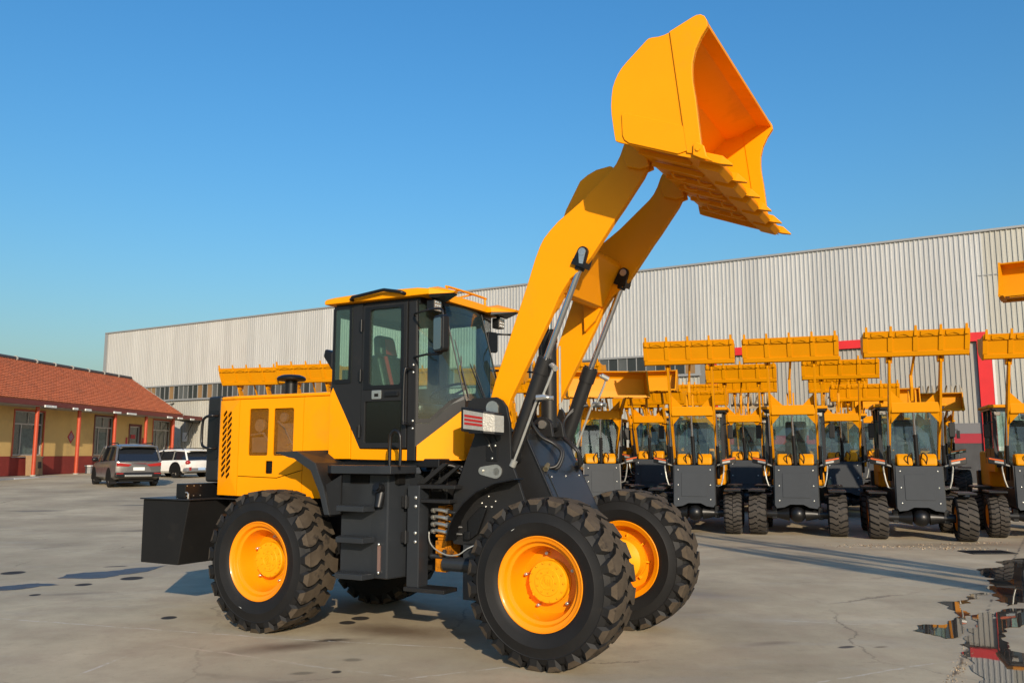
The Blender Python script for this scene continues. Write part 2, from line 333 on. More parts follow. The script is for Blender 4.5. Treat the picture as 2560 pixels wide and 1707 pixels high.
# ------------------------------------------------------------------ standing water
def frac(pts, it, amp, seed):
    rnd = random.Random(seed); P = [Vector(p) for p in pts]
    for k in range(it):
        Q = []
        for i in range(len(P)):
            a = P[i]; b = P[(i+1)%len(P)]; d = b-a; m_ = (a+b)/2+Vector((-d.y,d.x))*rnd.uniform(-amp,amp); Q += [a,m_]
        P = Q
    return P
def sheet(name, pts, z, m_, it=3, amp=.16, seed=1):
    P = frac(pts, it, amp, seed); b = bmesh.new(); vs = [b.verts.new((p.x,p.y,G(p.y)+z)) for p in P]
    es = [b.edges.new((vs[i],vs[(i+1)%len(vs)])) for i in range(len(vs))]; bmesh.ops.triangle_fill(b, use_beauty=True, edges=es)
    for f in b.faces:
        if f.normal.z<0: f.normal_flip()
    me = bpy.data.meshes.new(name); b.to_mesh(me); b.free(); me.materials.append(m_); o = bpy.data.objects.new(name, me); COL.objects.link(o); return tag(o, kind='structure')
WAT = mat('puddle_water', (.050,.043,.035), .015, var=.35, vs=3, spec=.5, ior=1.45, bump=.012, bs=7)
WET = mat('damp_concrete', (.060,.058,.062), .45, var=.4, vs=4, spec=.3, dirt=(.085,.065,.05), ds=2.5, dlo=.55, dhi=.7)
PA = [(7.64,13.71),(8.07,14.0),(9.1,14.6),(9.6,13.9),(9.2,12.4),(7.9,11.2),(7.0,10.3),(6.3,9.85),(5.79,10.0),(5.52,9.74),(5.63,10.07),(5.32,9.61),(5.2,9.49),(5.76,10.36),(5.94,10.74),(6.08,11.15),(6.32,11.5),(6.61,11.88),(6.53,12.02),(6.65,12.38),(6.97,12.88),(7.3,13.05),(7.51,13.29)]
PB = [(4.87,10.0),(5.19,10.11),(5.73,10.66),(5.84,10.62),(5.4,10.21),(5.22,9.94),(5.06,9.87),(4.9,9.43),(4.67,9.02),(4.47,8.7),(4.35,8.45),(4.14,8.13),(3.99,8.06),(3.95,8.26),(3.85,8.43),(4.02,8.69),(4.25,8.7),(4.38,8.8),(4.53,8.97),(4.74,9.37),(4.88,9.74),(4.87,9.8)]
PC = [(4.97,9.31),(5.16,9.43),(4.95,9.02),(5.28,9.43),(5.48,9.61),(5.9,9.7),(5.9,9.3),(5.08,8.7),(4.65,8.33),(4.56,8.13),(4.45,7.87),(4.30,7.59),(4.6,7.4),(5.1,7.2),(5.0,6.5),(4.3,5.6),(3.4,5.7),(3.47,6.56),(3.63,6.98),(3.78,7.32),(3.94,7.59),(4.14,8.04),(4.32,8.22),(4.65,8.75)]
for i,P in enumerate((PA,PB,PC)): sheet('puddle', P, .004+.0006*i, WAT, 3, .17, 11+i)
sheet('puddle', [(-6.2,11.86),(-6.28,12.26),(-6.13,12.44),(-5.85,12.56),(-5.65,12.88),(-5.25,13.29),(-5.26,12.63),(-5.51,12.2),(-5.57,11.91),(-5.83,11.84)], .004, WET, 3, .13, 4)
sheet('puddle', [(-6.8,10.6),(-6.45,11.25),(-6.22,11.43),(-5.87,11.3),(-6.06,11.18),(-6.15,10.94),(-6.28,10.85)], .004, WET, 3, .13, 5)
# drain grate and debris along the slab edge
gr = tag(empty('drain_grate',(8.18,14.92,.004),.05), 'rectangular iron drain grate set in the concrete beside the long puddle', 'drain grate')
MB().box(-.37,.37,-.22,.22,-.02,.001).build('pit', VOID, gr)
mb = MB().box(-.39,.39,-.24,-.215,0,.012).box(-.39,.39,.215,.24,0,.012).box(-.39,-.36,-.215,.215,0,.012).box(.36,.39,-.215,.215,0,.012); mb.build('frame', CHA, gr)
for k in range(15): MB().box(-.345+k*.048,-.325+k*.048,-.214,.214,.002,.011).build('bar', CHA, gr)
rnd = random.Random(8); mb = MB()
for i in range(900):
    if 260<i<520 or 600<i<760: continue
    if i<520:
        t = rnd.random(); x = 6.2+t*2.0+rnd.gauss(0,.3); y = 16.1-t*.7+rnd.gauss(0,.16)
    elif i<760: x = 7.6+rnd.random()*1.9; y = 16.15+.2*(x-7.6)+rnd.gauss(0,.05)
    else: t = rnd.random(); x = 3.1+t*.9+rnd.gauss(.05,.03); y = 6.4+t*1.35+rnd.gauss(0,.03)
    r = rnd.choice((.006,.008,.010,.013,.022)) if i<760 else rnd.uniform(.004,.009)
    c = Vector((x,y,r*.4)); a = rnd.random()*6.3
    vs = [c+Vector((r*rnd.uniform(.7,1.3)*math.cos(a+k*1.57),r*rnd.uniform(.7,1.3)*math.sin(a+k*1.57),-r*.4)) for k in range(4)]+[c+Vector((rnd.uniform(-.3,.3)*r,rnd.uniform(-.3,.3)*r,r*rnd.uniform(.4,.8)))]
    mb.add(vs,[(0,1,4),(1,2,4),(2,3,4),(3,0,4)], rnd.randrange(2))
tag(mb.build('gravel', [mat('gravel_tan',(.36,.27,.17),.9,var=.3,vs=9), mat('gravel_brown',(.14,.095,.055),.9,var=.3,vs=9)]), kind='stuff')

# ================================================================== warehouse
WH = tag(empty('warehouse', (-34.1,70.9,.3), math.atan2(-.512,.859)), 'long tall warehouse clad in corrugated grey steel with a red framed door', 'warehouse')
def sheetmat(name, base, base2, rough, metal):
    m = bpy.data.materials.new(name); m.use_nodes = True; n = m.node_tree.nodes; L = m.node_tree.links; p = n['Principled BSDF']
    p.inputs['Roughness'].default_value = rough; p.inputs['Metallic'].default_value = metal
    oi = n.new('ShaderNodeObjectInfo'); mx = n.new('ShaderNodeMix'); mx.data_type = 'RGBA'; L.new(oi.outputs['Random'], mx.inputs[0]); mx.inputs[6].default_value = (*base,1); mx.inputs[7].default_value = (*base2,1)
    tc = n.new('ShaderNodeTexCoord'); mp = n.new('ShaderNodeMapping'); mp.inputs['Scale'].default_value = (6,6,.35); L.new(tc.outputs['Object'], mp.inputs[0]); nz = n.new('ShaderNodeTexNoise'); nz.inputs['Scale'].default_value = 1.2; nz.inputs['Detail'].default_value = 6
    ad = n.new('ShaderNodeVectorMath'); L.new(mp.outputs[0], ad.inputs[0]); cb = n.new('ShaderNodeCombineXYZ'); sc2 = n.new('ShaderNodeMath'); sc2.operation='MULTIPLY'; sc2.inputs[1].default_value = 97; L.new(oi.outputs['Random'], sc2.inputs[0]); L.new(sc2.outputs[0], cb.inputs[0]); L.new(cb.outputs[0], ad.inputs[1]); L.new(ad.outputs[0], nz.inputs['Vector'])
    mr = n.new('ShaderNodeMapRange'); mr.inputs['From Min'].default_value=.48; mr.inputs['From Max'].default_value=.75; mr.inputs['To Max'].default_value=.35; L.new(nz.outputs['Fac'], mr.inputs[0])
    m2 = n.new('ShaderNodeMix'); m2.data_type='RGBA'; L.new(mr.outputs[0], m2.inputs[0]); L.new(mx.outputs[2], m2.inputs[6]); m2.inputs[7].default_value = (base[0]*.62,base[1]*.60,base[2]*.55,1)
    L.new(m2.outputs[2], p.inputs['Base Color']); return m
CL1 = sheetmat('bright_cladding',(.54,.535,.51),(.46,.455,.435),.45,.35); CL2 = sheetmat('old_cladding',(.42,.41,.36),(.36,.35,.31),.55,.15); CL3 = sheetmat('door_cladding',(.36,.34,.30),(.33,.315,.28),.55,.15); CL4 = sheetmat('warm_cladding',(.49,.48,.45),(.44,.43,.405),.5,.25)
SW = .84
def clad(z0, z1, m_):
    pts = []
    for k in range(4): b = k*.21; pts += [(b,0),(b+.125,0),(b+.143,-.042),(b+.195,-.042)]
    pts.append((SW,0))
    vs = [(x,y,z0) for x,y in pts]+[(x,y,z1) for x,y in pts]; n_ = len(pts)
    return MB().add(vs,[(i,i+1,n_+i+1,n_+i) for i in range(n_-1)]).mesh('cladding_sheet', m_, normals=False)
up_me = clad(6.72,11.42,CL1); up_w = clad(6.72,11.42,CL4); up_old = clad(6.72,11.42,CL2); lo_me = clad(.0,5.5,CL2); dr_me = clad(2.75,6.42,CL3); rt_me = clad(0,6.719,CL2)
k = 0; x = 0.0
while x<76:
    o = link('cladding_sheet', up_old if x>64.3 else (up_w if x<16.5 else up_me), WH, loc=(x,0,0)); 
    if x<51.2: link('cladding_sheet', lo_me, WH, loc=(x,.02,0))
    elif x<64.2 and x>52: link('cladding_sheet', dr_me, WH, loc=(x-.5,.12,0))
    elif x>=64.2: link('cladding_sheet', rt_me, WH, loc=(x+.185,.0,0))
    x += SW; k += 1
WGD = mat('warehouse_trim',(.30,.30,.29),.5,metal=.3); RED = mat('red_band',(.60,.016,.018),.5,var=.1,vs=1.2); DKW = mat('dark_plinth',(.055,.056,.058),.8,var=.3,vs=1.5)
MB().box(-.3,77,.22,30,0,11.40).build('hall_body', mat('hall_inner',(.18,.18,.17),.8), WH)
MB().box(-.35,77,-.10,30.2,11.42,11.52).build('roof_edge_trim', WGD, WH)
MB().box(-.40,.0,-.06,.3,0,11.42).build('corner_trim', WGD, WH)
for x_,z_ in ((64.4,9.4),): MB().box(x_,76.5,-.049,-.043,z_,z_+.03).build('sheet_overlap', WGD, WH)
for x_ in (): MB().cyl((x_,-.13,.1),(x_,-.13,11.4),.07,n=10).build('downpipe', WGD, WH, smooth=40)
MB().prism([(-.4,11.5),(-.4,11.52),(15,13.2),(30,11.52),(30,11.5)],-.35,77,'x').build('roof', WGD, WH) if False else None
MB().box(51.75,64.6,-.07,.0,6.43,6.83).build('red_lintel_band', RED, WH)
MB().box(64.2,64.75,-.07,.0,.0,6.425).build('red_door_jamb', RED, WH); MB().box(51.75,52.2,-.07,.0,.0,6.425).build('red_door_jamb', RED, WH)
MB().box(52.2,64.2,.02,.10,1.85,2.28).build('red_lower_band', mat('red_band_dark',(.30,.018,.030),.6), WH)
MB().box(52.2,64.2,.03,.14,2.285,2.75).build('painted_shade_strip', mat('shade_grey',(.14,.14,.145),.7), WH)  # shade above the lower red band, painted as a dark grey strip
MB().box(52.2,64.2,.03,.14,0,1.845).build('block_plinth', DKW, WH)
MB().box(64.76,64.86,-.05,.02,0,6.7).build('white_jamb_strip', mat('strip_white',(.6,.59,.55),.6), WH)
# window strip
PN = [mat('hall_pane_dark',(.030,.031,.030),.12,var=.4,vs=.6,coat=.3), mat('hall_pane_grey',(.085,.088,.085),.15,coat=.3,var=.3,vs=.8), mat('hall_pane_board',(.24,.14,.055),.6,var=.3,vs=.8)]
rnd = random.Random(2)
pane_me = [MB().box(.015,.54,-.008,.0,5.62,6.60).mesh('window_pane', q) for q in PN]
mul_me = MB().box(-.02,.02,-.05,.03,5.60,6.62).mesh('mullion', WGD)
MB().box(3.2,51.3,.005,.045,5.55,6.70).build('window_strip_backing', WGD, WH)
x = 3.3; k = 0
while x<50.8:
    link('window_pane', pane_me[2 if (k in (2,4,5,9,17,24,37) or rnd.random()<.06) else (0 if rnd.random()<.62 else 1)], WH, loc=(x,-.002,0))
    link('mullion', mul_me, WH, loc=(x,-.001,0)); x += .555; k += 1
MB().box(3.1,51.4,-.09,-.052,6.62,6.72).box(3.1,51.4,-.16,-.052,5.47,5.58).build('window_strip_rail', WGD, WH)
# roller door, poster and floodlight at the far end
MB().box(7.6,10.0,-.08,-.045,.1,3.6).build('roller_door', mat('roller_grey',(.42,.42,.38),.5), WH)
for k in range(17): MB().box(7.6,10.0,-.094,-.081,.12+k*.205,.295+k*.205).build('roller_slat', MATS['roller_grey'], WH)
MB().box(10.2,10.75,-.08,-.06,2.3,3.0).build('poster', mat('poster_paper',(.66,.65,.62),.7,var=.15,vs=3), WH)
MB().box(8.4,8.9,-.35,-.05,4.55,4.9).build('flood_lamp', PLATE, WH, bevel=.03)
MB().path([(1.5,-.08,3.9),(5.5,-.12,4.6),(9.0,-.08,5.3)],.025,6).path([(6.8,-.08,4.2),(8.0,-.1,4.7),(9.0,-.08,5.3)],.025,6).build('cable', BLK, WH)

# ================================================================== tiled office building
TH = .0665; OB = tag(empty('office_building', (-25.156,45.0,.53), math.pi/2-TH), 'low cream and dark red office building with orange tiled roof and red porch posts', 'building')
# local: x along the front to the right/far, y to the left (into the building), z up
CRM = mat('cream_render',(.60,.40,.14),.85,var=.10,vs=.8,dirt=(.42,.28,.11),ds=.7,dlo=.5,dhi=.8); WNS = mat('red_dado',(.235,.026,.018),.8,var=.2,vs=.9); PST = mat('post_red',(.42,.055,.018),.45,var=.12,vs=2); TRM = mat('dark_red_trim',(.13,.022,.018),.6); SOF = mat('soffit_grey',(.34,.33,.285),.8,var=.12,vs=.8); WFR = mat('window_aluminium',(.38,.37,.36),.4,metal=.3); WGL = mat('office_pane',(.022,.030,.028),.07,coat=.5,var=.5,vs=1.3); WGC = mat('curtain_pane',(.045,.058,.055),.15,coat=.4,var=.5,vs=2.2)
EW = 1.1; X0 = -14; X1 = 17.95
def opening_wall():
    ops = [(-6.6,-4.2,1.05,3.42),(-.20,2.32,1.05,3.42),(7.45,9.62,1.05,3.45),(11.55,13.25,-.0,3.12),(14.85,17.5,1.05,3.50)]
    hu = [[(a,max(c,1.025)),(b,max(c,1.025)),(b,d),(a,d)] for a,b,c,d in ops]
    outer=[(X0,1.02),(11.55,1.02),(11.55,3.12),(13.25,3.12),(13.25,1.02),(X1,1.02),(X1,3.75),(X0,3.75)]
    holed(outer,[h for i,h in enumerate(hu) if i!=3],EW,.25,'wall',CRM,OB)
    MB().box(X0,11.55,EW-.012,EW+.24,0,1.019).box(13.25,X1,EW-.012,EW+.24,0,1.019).build('dado', WNS, OB)
    return ops
ops = opening_wall()
MB().box(X0,X1,EW+.2,EW+6.4,0,3.70).build('rear_wall', CRM, OB)
for i,(a,b,c,d) in enumerate(ops):
    if i==3: continue
    wi = MB().box(a,b,EW+.12,EW+.15,c,d).build('window', WGL if i!=1 else WGC, OB)
    mb = MB(); zt = d-.72
    for (x0,x1,z0,z1) in ((a,a+.06,c,d),(b-.06,b,c,d),(a,b,c,c+.07),(a,b,d-.06,d),(a,b,zt,zt+.07),((a*.72+b*.28)-.03,(a*.72+b*.28)+.03,c,zt),((a*.25+b*.75)-.03,(a*.25+b*.75)+.03,c,zt),((a+b)/2-.02,(a+b)/2+.02,zt,d)): mb.box(x0,x1,EW+.07,EW+.119,z0,z1)
    mb.build('frame', WFR, wi)
    mb = MB()
    for (x0,x1,z0,z1) in ((a-.09,a,c-.06,d+.09),(b,b+.09,c-.06,d+.09),(a,b,d,d+.09)): mb.box(x0,x1,EW-.03,EW+.10,z0,z1)
    mb.build('surround', PST if i!=2 else TRM, wi); MB().box(a-.09,b+.09,EW-.06,EW+.05,c-.10,c-.061).build('sill', SOF, wi)
    if i in (1,2): MB().box(a+.75,b-.7,EW+.10,EW+.118,c+.08,c+1.45).build('curtain', mat('curtain_%d'%i,(.11,.15,.14),.6,var=.5,vs=5), wi)
dr = MB().box(11.55,13.25,EW+.12,EW+.16,0,3.12).build('door', WGL, OB)
mb = MB()
for (x0,x1,z0,z1) in ((11.55,11.68,0,3.12),(13.12,13.25,0,3.12),(11.55,13.25,2.98,3.12)): mb.box(x0,x1,EW-.03,EW+.12,z0,z1)
mb.build('door_surround', TRM, dr)
mb = MB()
for (x0,x1,z0,z1) in ((11.68,11.76,0,2.98),(13.04,13.12,0,2.98),(11.68,13.12,1.72,1.84),(11.68,13.12,2.90,2.98),(12.37,12.43,0,1.72)): mb.box(x0,x1,EW+.07,EW+.119,z0,z1)
mb.build('door_frame', WFR, dr)
SGN = mat('red_paper',(.42,.03,.04),.7,var=.3,vs=8)
MB().box(12.05,12.65,EW+.10,EW+.112,2.15,2.42).build('door_sign', SGN, dr)
for x in (11.20,13.36): MB().box(x,x+.22,EW-.022,EW-.012,.55,2.22).build('paper_couplet', SGN, OB)
# diamond new-year paper
dm = MB().prism([(5.0,2.52),(5.36,2.13),(5.0,1.74),(4.64,2.13)],EW-.014,EW-.004).build('diamond_paper', SGN, OB)
MB().prism([(5.0,2.40),(5.25,2.13),(5.0,1.86),(4.75,2.13)],EW-.019,EW-.0145).build('diamond_centre', mat('paper_mauve',(.34,.20,.24),.7,var=.5,vs=14), dm)
# canopy, posts, roof
MB().box(X0,20.6,-.20,EW+.3,3.62,3.80).build('porch_soffit', SOF, OB)
MB().box(X0,20.6,-.28,-.201,3.66,3.92).build('fascia_gutter', TRM, OB)
post_me = MB().cyl((0,0,-.0),(0,0,3.62),.105,n=16).mesh('porch_post', PST, 40); base_me = MB().cyl((0,0,-.02),(0,0,.05),.15,n=12).mesh('post_foot', SOF, 40)
for k in range(-3,5):
    po = link('porch_post', post_me, OB, loc=(k*3.895,0,0)); link('post_foot', base_me, po)
po = link('porch_post', post_me, OB, loc=(20.2,0,0)); link('post_foot', base_me, po)
for x,w_ in ((-4.4,.5),(.1,.6),(.75,.35),(2.7,.45),(3.9,.6),(7.0,.8),(8.6,1.1),(14.0,.7),(15.6,.7),(17.6,.6)):
    MB().box(x,x+w_,-.36,-.285,3.60,3.72).build('tube_lamp', PLATE, OB, bevel=.01)
TIL = mat('clay_tile',(.45,.125,.048),.8,var=.22,vs=3.5,dirt=(.26,.085,.04),ds=1.4,dlo=.5,dhi=.8)
def roof_slope():
    mb = MB(); xe = 16.45; e0,z0,e1,z1 = -.27,3.93,3.75,6.52; NR = 24; NC = 120; Lx = xe-X0
    # overlapping courses of tiles, every tile with its own curved top, joined into one part
    slope = math.hypot(e1-e0,z1-z0); ue,uz = (e1-e0)/slope,(z1-z0)/slope; ne,nz_ = -uz,ue
    rnd = random.Random(4); wv = Lx/NC
    for r_ in range(NR):
        s0 = slope*r_/NR; s1 = slope*(r_+1)/NR+.035
        for c in range(NC):
            x0 = X0+c*wv; j = rnd.uniform(-.006,.008); vs = []
            for (s_,lift) in ((s0,.055+j),(s1,.012)):
                for (fx,h) in ((0,0),(.25,.020),(.5,.024),(.75,.012),(1.0,0)):
                    d = lift+h; vs.append((x0+fx*wv,e0+ue*s_+ne*d,z0+uz*s_+nz_*d))
            for (fx,h) in ((0,0),(1,0)): vs.append((x0+fx*wv,e0+ue*s0+ne*.0,z0+uz*s0))
            mb.add(vs,[(0,1,6,5),(1,2,7,6),(2,3,8,7),(3,4,9,8),(10,11,4,3,2,1,0)])
    return mb
o = roof_slope().build('roof_tiles', TIL, OB, normals=False); o['kind'] = 'stuff'
MB().prism([(-.27,3.88),(-.27,3.92),(3.75,6.51),(8.0,3.92),(8.0,3.88)],X0,16.42,'x').build('roof_deck', TIL, OB)
MB().prism([(-.29,3.86),(-.32,3.95),(3.72,6.58),(3.80,6.50)],16.451,16.56,'x').build('verge_trim', SOF, OB)
rt_ = MB().cyl((0,0,0),(.62,0,0),.125,n=10).mesh('ridge_tile', mat('ridge_dark',(.055,.050,.052),.7,var=.3,vs=3), 40); rc_ = MB().cyl((-.05,0,0),(.05,0,0),.165,n=10).mesh('ridge_collar', SOF, 40)
x = X0
while x<16.3: 
    q = link('ridge_tile', rt_, OB, loc=(x,3.75,6.60))
    if int((x-X0)/.62)%3==0: link('ridge_collar', rc_, q)
    x += .62
# porch floor, kerb stones
MB().box(X0,X1+3,-1.0,EW,-.45,-.015).build('porch_floor', mat('porch_concrete',(.30,.255,.205),.85,var=.2,vs=1), OB)
KB = [mat('kerb_white',(.46,.46,.45),.8,var=.2,vs=2), mat('kerb_grey',(.25,.25,.25),.8,var=.2,vs=2)]
kb = [MB().box(0,1.9,-.16,.16,-.30,.10).mesh('kerb_stone', q) for q in KB]
for i in range(11): 
    o = link('kerb_stone', kb[i%2], OB, bevel=.02, loc=(-11.2+i*1.93+(.0),-1.18,-.12))
# bracket and small canopy at the end
MB().prism([(18.0,3.55),(19.9,3.45),(19.9,3.60),(18.0,3.62)],-.1,.7).build('end_canopy', BLK, OB); MB().path([(18.05,.2,2.3),(19.2,.2,3.5)],.03,6).build('canopy_brace', BLK, OB)
# loose things in front of it
def ob(x,y,z): return OB.matrix_world @ Vector((x,y,z))
bpy.context.view_layer.update()
p = ob(1.05,.62,0); bx = tag(empty('cardboard_carton', p, math.pi/2-TH+.15), 'brown cardboard carton with a dark square print leaning by the porch post', 'carton')
MB().hexa([(-.5,-.22,0),(.5,-.22,0),(.5,.22,0),(-.5,.22,0)],[(-.55,-.16,1.05),(.48,-.16,1.02),(.48,.25,1.02),(-.55,.25,1.05)]).build('box', mat('cardboard',(.27,.17,.085),.85,var=.15,vs=3), bx, bevel=.01)
MB().hexa([(-.10,-.228,.38),(.28,-.228,.38),(.28,-.205,.38),(-.10,-.205,.38)],[(-.10,-.208,.72),(.28,-.208,.72),(.28,-.185,.72),(-.10,-.185,.72)]).build('print', mat('print_dark',(.03,.025,.02),.8), bx)
for i,(lx,lab) in enumerate(((3.3,'squat pale concrete bollard on the kerb, the nearer one of the pair'),(3.95,'squat pale concrete bollard on the kerb, the one right behind the grey car'))):
    p = ob(lx,-1.55,-.22); b_ = tag(empty('stone_bollard', p), lab, 'bollard', 'pair of bollards on the kerb')
    MB().lathe([(.001,0),(.14,0),(.155,.08),(.165,.22),(.155,.36),(.135,.44),(.001,.455)],20,'z').build('body', mat('bollard_stone_%d'%i,(.50,.42,.34),.8,var=.2,vs=4), b_, smooth=50)
p = ob(6.2,.35,0); bn = tag(empty('stone_bench', p, math.pi/2-TH), 'low white slab bench against the dark red wall behind the grey car', 'bench')
MB().box(-.55,.55,-.2,.2,.40,.47).build('seat', PLATE, bn, bevel=.02)
for x in (-.4,.4): MB().box(x-.08,x+.08,-.16,.16,0,.40).build('leg', KB[1], bn)
# ================================================================== the big wheel loader
def tyre_mesh(name, Rt, rb, W, nl, lug_h, mats, kind='chevron', n=64):
    """tyre about the y axis: carcass plus raised lugs; slot 1 is the dusty tread"""
    mb = MB(); h = W/2; Rc = Rt-lug_h
    prof = [(rb, h*.74),(rb+.02,h*.86),(rb+(Rc-rb)*.22,h*.96),(rb+(Rc-rb)*.42,h*1.0),(rb+(Rc-rb)*.44,h*1.012),(rb+(Rc-rb)*.46,h*1.0),(rb+(Rc-rb)*.70,h*.965),(rb+(Rc-rb)*.72,h*.978),(rb+(Rc-rb)*.745,h*.955),(rb+(Rc-rb)*.88,h*.87),(Rc-.008,h*.70),(Rc,h*.4),(Rc,0)]
    mb.lathe([(r,-y) for r,y in prof]+[(r,y) for r,y in prof[::-1][1:]], n)
    rnd = random.Random(3)
    for s in (-1,1):
        for i in range(nl):
            a0 = 2*math.pi*(i+(.5 if s>0 else 0))/nl+rnd.uniform(-.004,.004); pitch = 2*math.pi/nl
            if kind=='chevron': st = [(-.02,.17,.84),(.25,.34,.82),(.50,.10,.82),(.72,0,.84),(.90,-.02,.78),(1.0,-.02,.40)]
            elif kind=='block': st = [(.03,.30,.80),(.40,.10,.78),(.44,-.1,.72),(.80,-.05,.76),(1.0,-.05,.6)]
            else: st = [(-.02,.45*s,.78),(.30,.30*s,.78),(.60,.08*s,.78),(.88,-.1*s,.76),(1.0,-.12*s,.6)]
            vs = []
            for k,(f,off,wd) in enumerate(st):
                y = s*h*f*.985; rt = Rt-(.004 if f<.7 else (.012 if f<.95 else lug_h*1.7)); rbm = Rc-.02 if f<.95 else Rc-lug_h*2.4
                if f>=.98: y = s*h*.985
                for ww,r_ in ((-.5,rbm),(-.45,rt),(.45,rt),(.5,rbm)):
                    a = a0+pitch*(off+ww*wd); vs.append((r_*math.cos(a), y, r_*math.sin(a)))
            fs = []; ms = []
            for k in range(len(st)-1):
                b = k*4
                for q in range(3): fs.append((b+q,b+q+1,b+q+5,b+q+4)); ms.append(1 if q==1 else 0)
            e = (len(st)-1)*4; fs += [(0,1,2,3),(e,e+1,e+2,e+3)]; ms += [0,0]
            o = len(mb.v); mb.v += vs
            for f_,m_ in zip(fs,ms): mb.f.append(tuple(q+o for q in f_)); mb.m.append(m_)
    return mb.mesh(name, mats, smooth=28)
def lathe_mesh(name, prof, mats, n=64, smooth=30, extra=None):
    mb = MB(); mb.lathe(prof, n)
    if extra: extra(mb)
    return mb.mesh(name, mats, smooth)

LX, LY, LYAW = .734, 7.837, R(-28.545)
WB, HT = 3.0227, 1.785/2
ML = tag(empty('wheel_loader', (LX,LY,0), LYAW), 'large yellow and charcoal wheel loader with its bucket raised high in the foreground', 'wheel loader')
# --- wheels -----------------------------------------------------------------
tyre_me = tyre_mesh('tyre', .675, .355, .445, 23, .032, [RUB, DUST], n=96)
rim_me = lathe_mesh('wheel', [(.255,.045),(.275,.0),(.287,-.115),(.293,-.135),(.316,-.142),(.322,-.150),(.325,-.168),(.332,-.178),(.352,-.183),(.362,-.192),(.368,-.198),(.374,-.196),(.376,-.188),(.374,-.170),(.357,-.164),(.350,-.10),(.350,.10),(.357,.164),(.374,.170),(.376,.190),(.368,.198),(.350,.186),(.325,.172),(.310,.14),(.30,.09),(.283,.055),(.21,.052),(.21,.085),(.165,.09),(.165,.03),(.255,.045)], RIM, n=96)
def hub_extra(mb):
    for nb, rr, yy, br in ((14,.150,-.052,.0085),(9,.083,-.058,.007)):
        for i in range(nb):
            a = 2*math.pi*i/nb; c = (rr*math.cos(a), yy, rr*math.sin(a)); mb.cyl(c, (c[0],yy-.010,c[2]), br, n=6)
    mb.cyl((-.115,-.05,-.10),(-.115,-.066,-.10),.012,n=6)
    for k,(x,z,dx,dz) in enumerate(((-.03,.012,.018,.05),(-.012,.012,-.018,.05),(.012,.0,0,.05),(.034,.0,0,.05),(.023,0,.02,0))):
        d = Vector((dx,0,dz)); p = Vector((x,-.0605,z)); w_ = Vector((.004,0,0)) if dz else Vector((0,0,.004)); a=p-d/2; b=p+d/2
        mb.hexa([a-w_,a+w_,b+w_,b-w_],[v+Vector((0,-.004,0)) for v in (a-w_,a+w_,b+w_,b-w_)])
hub_me = lathe_mesh('hub', [(.165,.06),(.178,.035),(.178,.02),(.170,.012),(.170,-.040),(.163,-.050),(.112,-.052),(.108,-.058),(.062,-.058),(.060,-.061),(.056,-.061),(.054,-.058),(.0005,-.059)], HUB, n=48, extra=hub_extra)
lug_mb = MB()
for i in range(5):
    a = 2*math.pi*(i+.35)/5; c = (.222*math.cos(a), .032, .222*math.sin(a)); lug_mb.cyl(c,(c[0],-.005,c[2]),.013,n=8); lug_mb.cyl((c[0],-.004,c[2]),(c[0],-.02,c[2]),.007,n=8)
lug_me = lug_mb.mesh('wheel_nuts', ZNC, 40)
drum_mb = MB().lathe([(.0005,.30),(.12,.30),(.15,.26),(.2,.22),(.205,.10),(.17,.075),(.0005,.075)],40)
for i in range(8):
    a = 2*math.pi*i/8; drum_mb.box(-.008,.008,.055,.085,.12,.24); o8=len(drum_mb.v)-8
    M_ = Matrix.Rotation(a,4,'Y'); drum_mb.v[o8:] = [tuple(M_@Vector(p)) for p in drum_mb.v[o8:]]
drum_me = drum_mb.mesh('brake_drum', HUB, 35)
stk_me = MB().box(-.017,.017,-.226,-.2225,.0,.011).mesh('sidewall_sticker', PLATE)
def add_wheel(u, v, ang, flip, stick=True):
    wv = link('wheel', rim_me, ML, loc=(u,v,.664)); wv.rotation_euler = (0, ang, math.pi if flip else 0)
    link('tyre', tyre_me, wv); link('hub', hub_me, wv); link('wheel_nuts', lug_me, wv); link('brake_drum', drum_me, wv)
    if stick:
        s_ = link('sidewall_sticker', stk_me, wv); a = R(118); s_.location = (.47*math.cos(a),.004,.47*math.sin(a)); s_.rotation_euler = (0,-a+R(85),0)
    return wv
add_wheel(0,-HT,0,False); add_wheel(-WB,-HT,R(-130),False)
add_wheel(0,HT,R(40),True,False); add_wheel(-WB,HT,R(70),True,False)
# --- axles and chassis --------------------------------------------------------
for u in (0,-WB):
    mb = MB(); mb.cyl((u,-.72,.664),(u,.72,.664),.12,n=20); mb.cyl((u,-.3,.664),(u,.3,.664),.16,.16,20); mb.ell((u+.02,0,.66),.27,.24,.25)
    mb.build('axle_housing', CHA, ML, smooth=35)
MB().box(-4.25,-1.75,-.40,.40,.62,1.23).box(-4.2,-2.2,-.30,.30,.52,.64).build('rear_frame', CHA, ML, bevel=.012)
MB().box(-1.80,-1.28,-.42,.42,.60,.86).box(-1.75,-1.30,-.42,.42,1.22,1.45).box(-1.75,-1.66,-.42,.42,.8,1.3).build('articulation_frame', CHA, ML, bevel=.01)
MB().prism([(-4.86,.535),(-4.283,.535),(-4.155,1.198),(-4.87,1.198)],-.95,.95).build('counterweight', CWM, ML, bevel=.008)
MB().box(-4.895,-4.13,-.975,.975,1.200,1.214).box(-4.135,-3.80,-.62,.62,1.201,1.2135).build('counterweight_lid', CHA, ML, bevel=.003)
for s in (-1,1):
    MB().path([(-4.45,s*.85,1.21),(-4.45,s*.85,1.262),(-4.43,s*.85,1.276),(-4.31,s*.85,1.276),(-4.29,s*.85,1.262),(-4.29,s*.85,1.21)],.0095,8).build('lifting_handle', ZNC, ML, smooth=40)
mb = MB().box(-4.47,-4.33,-.86,.86,1.215,1.368)
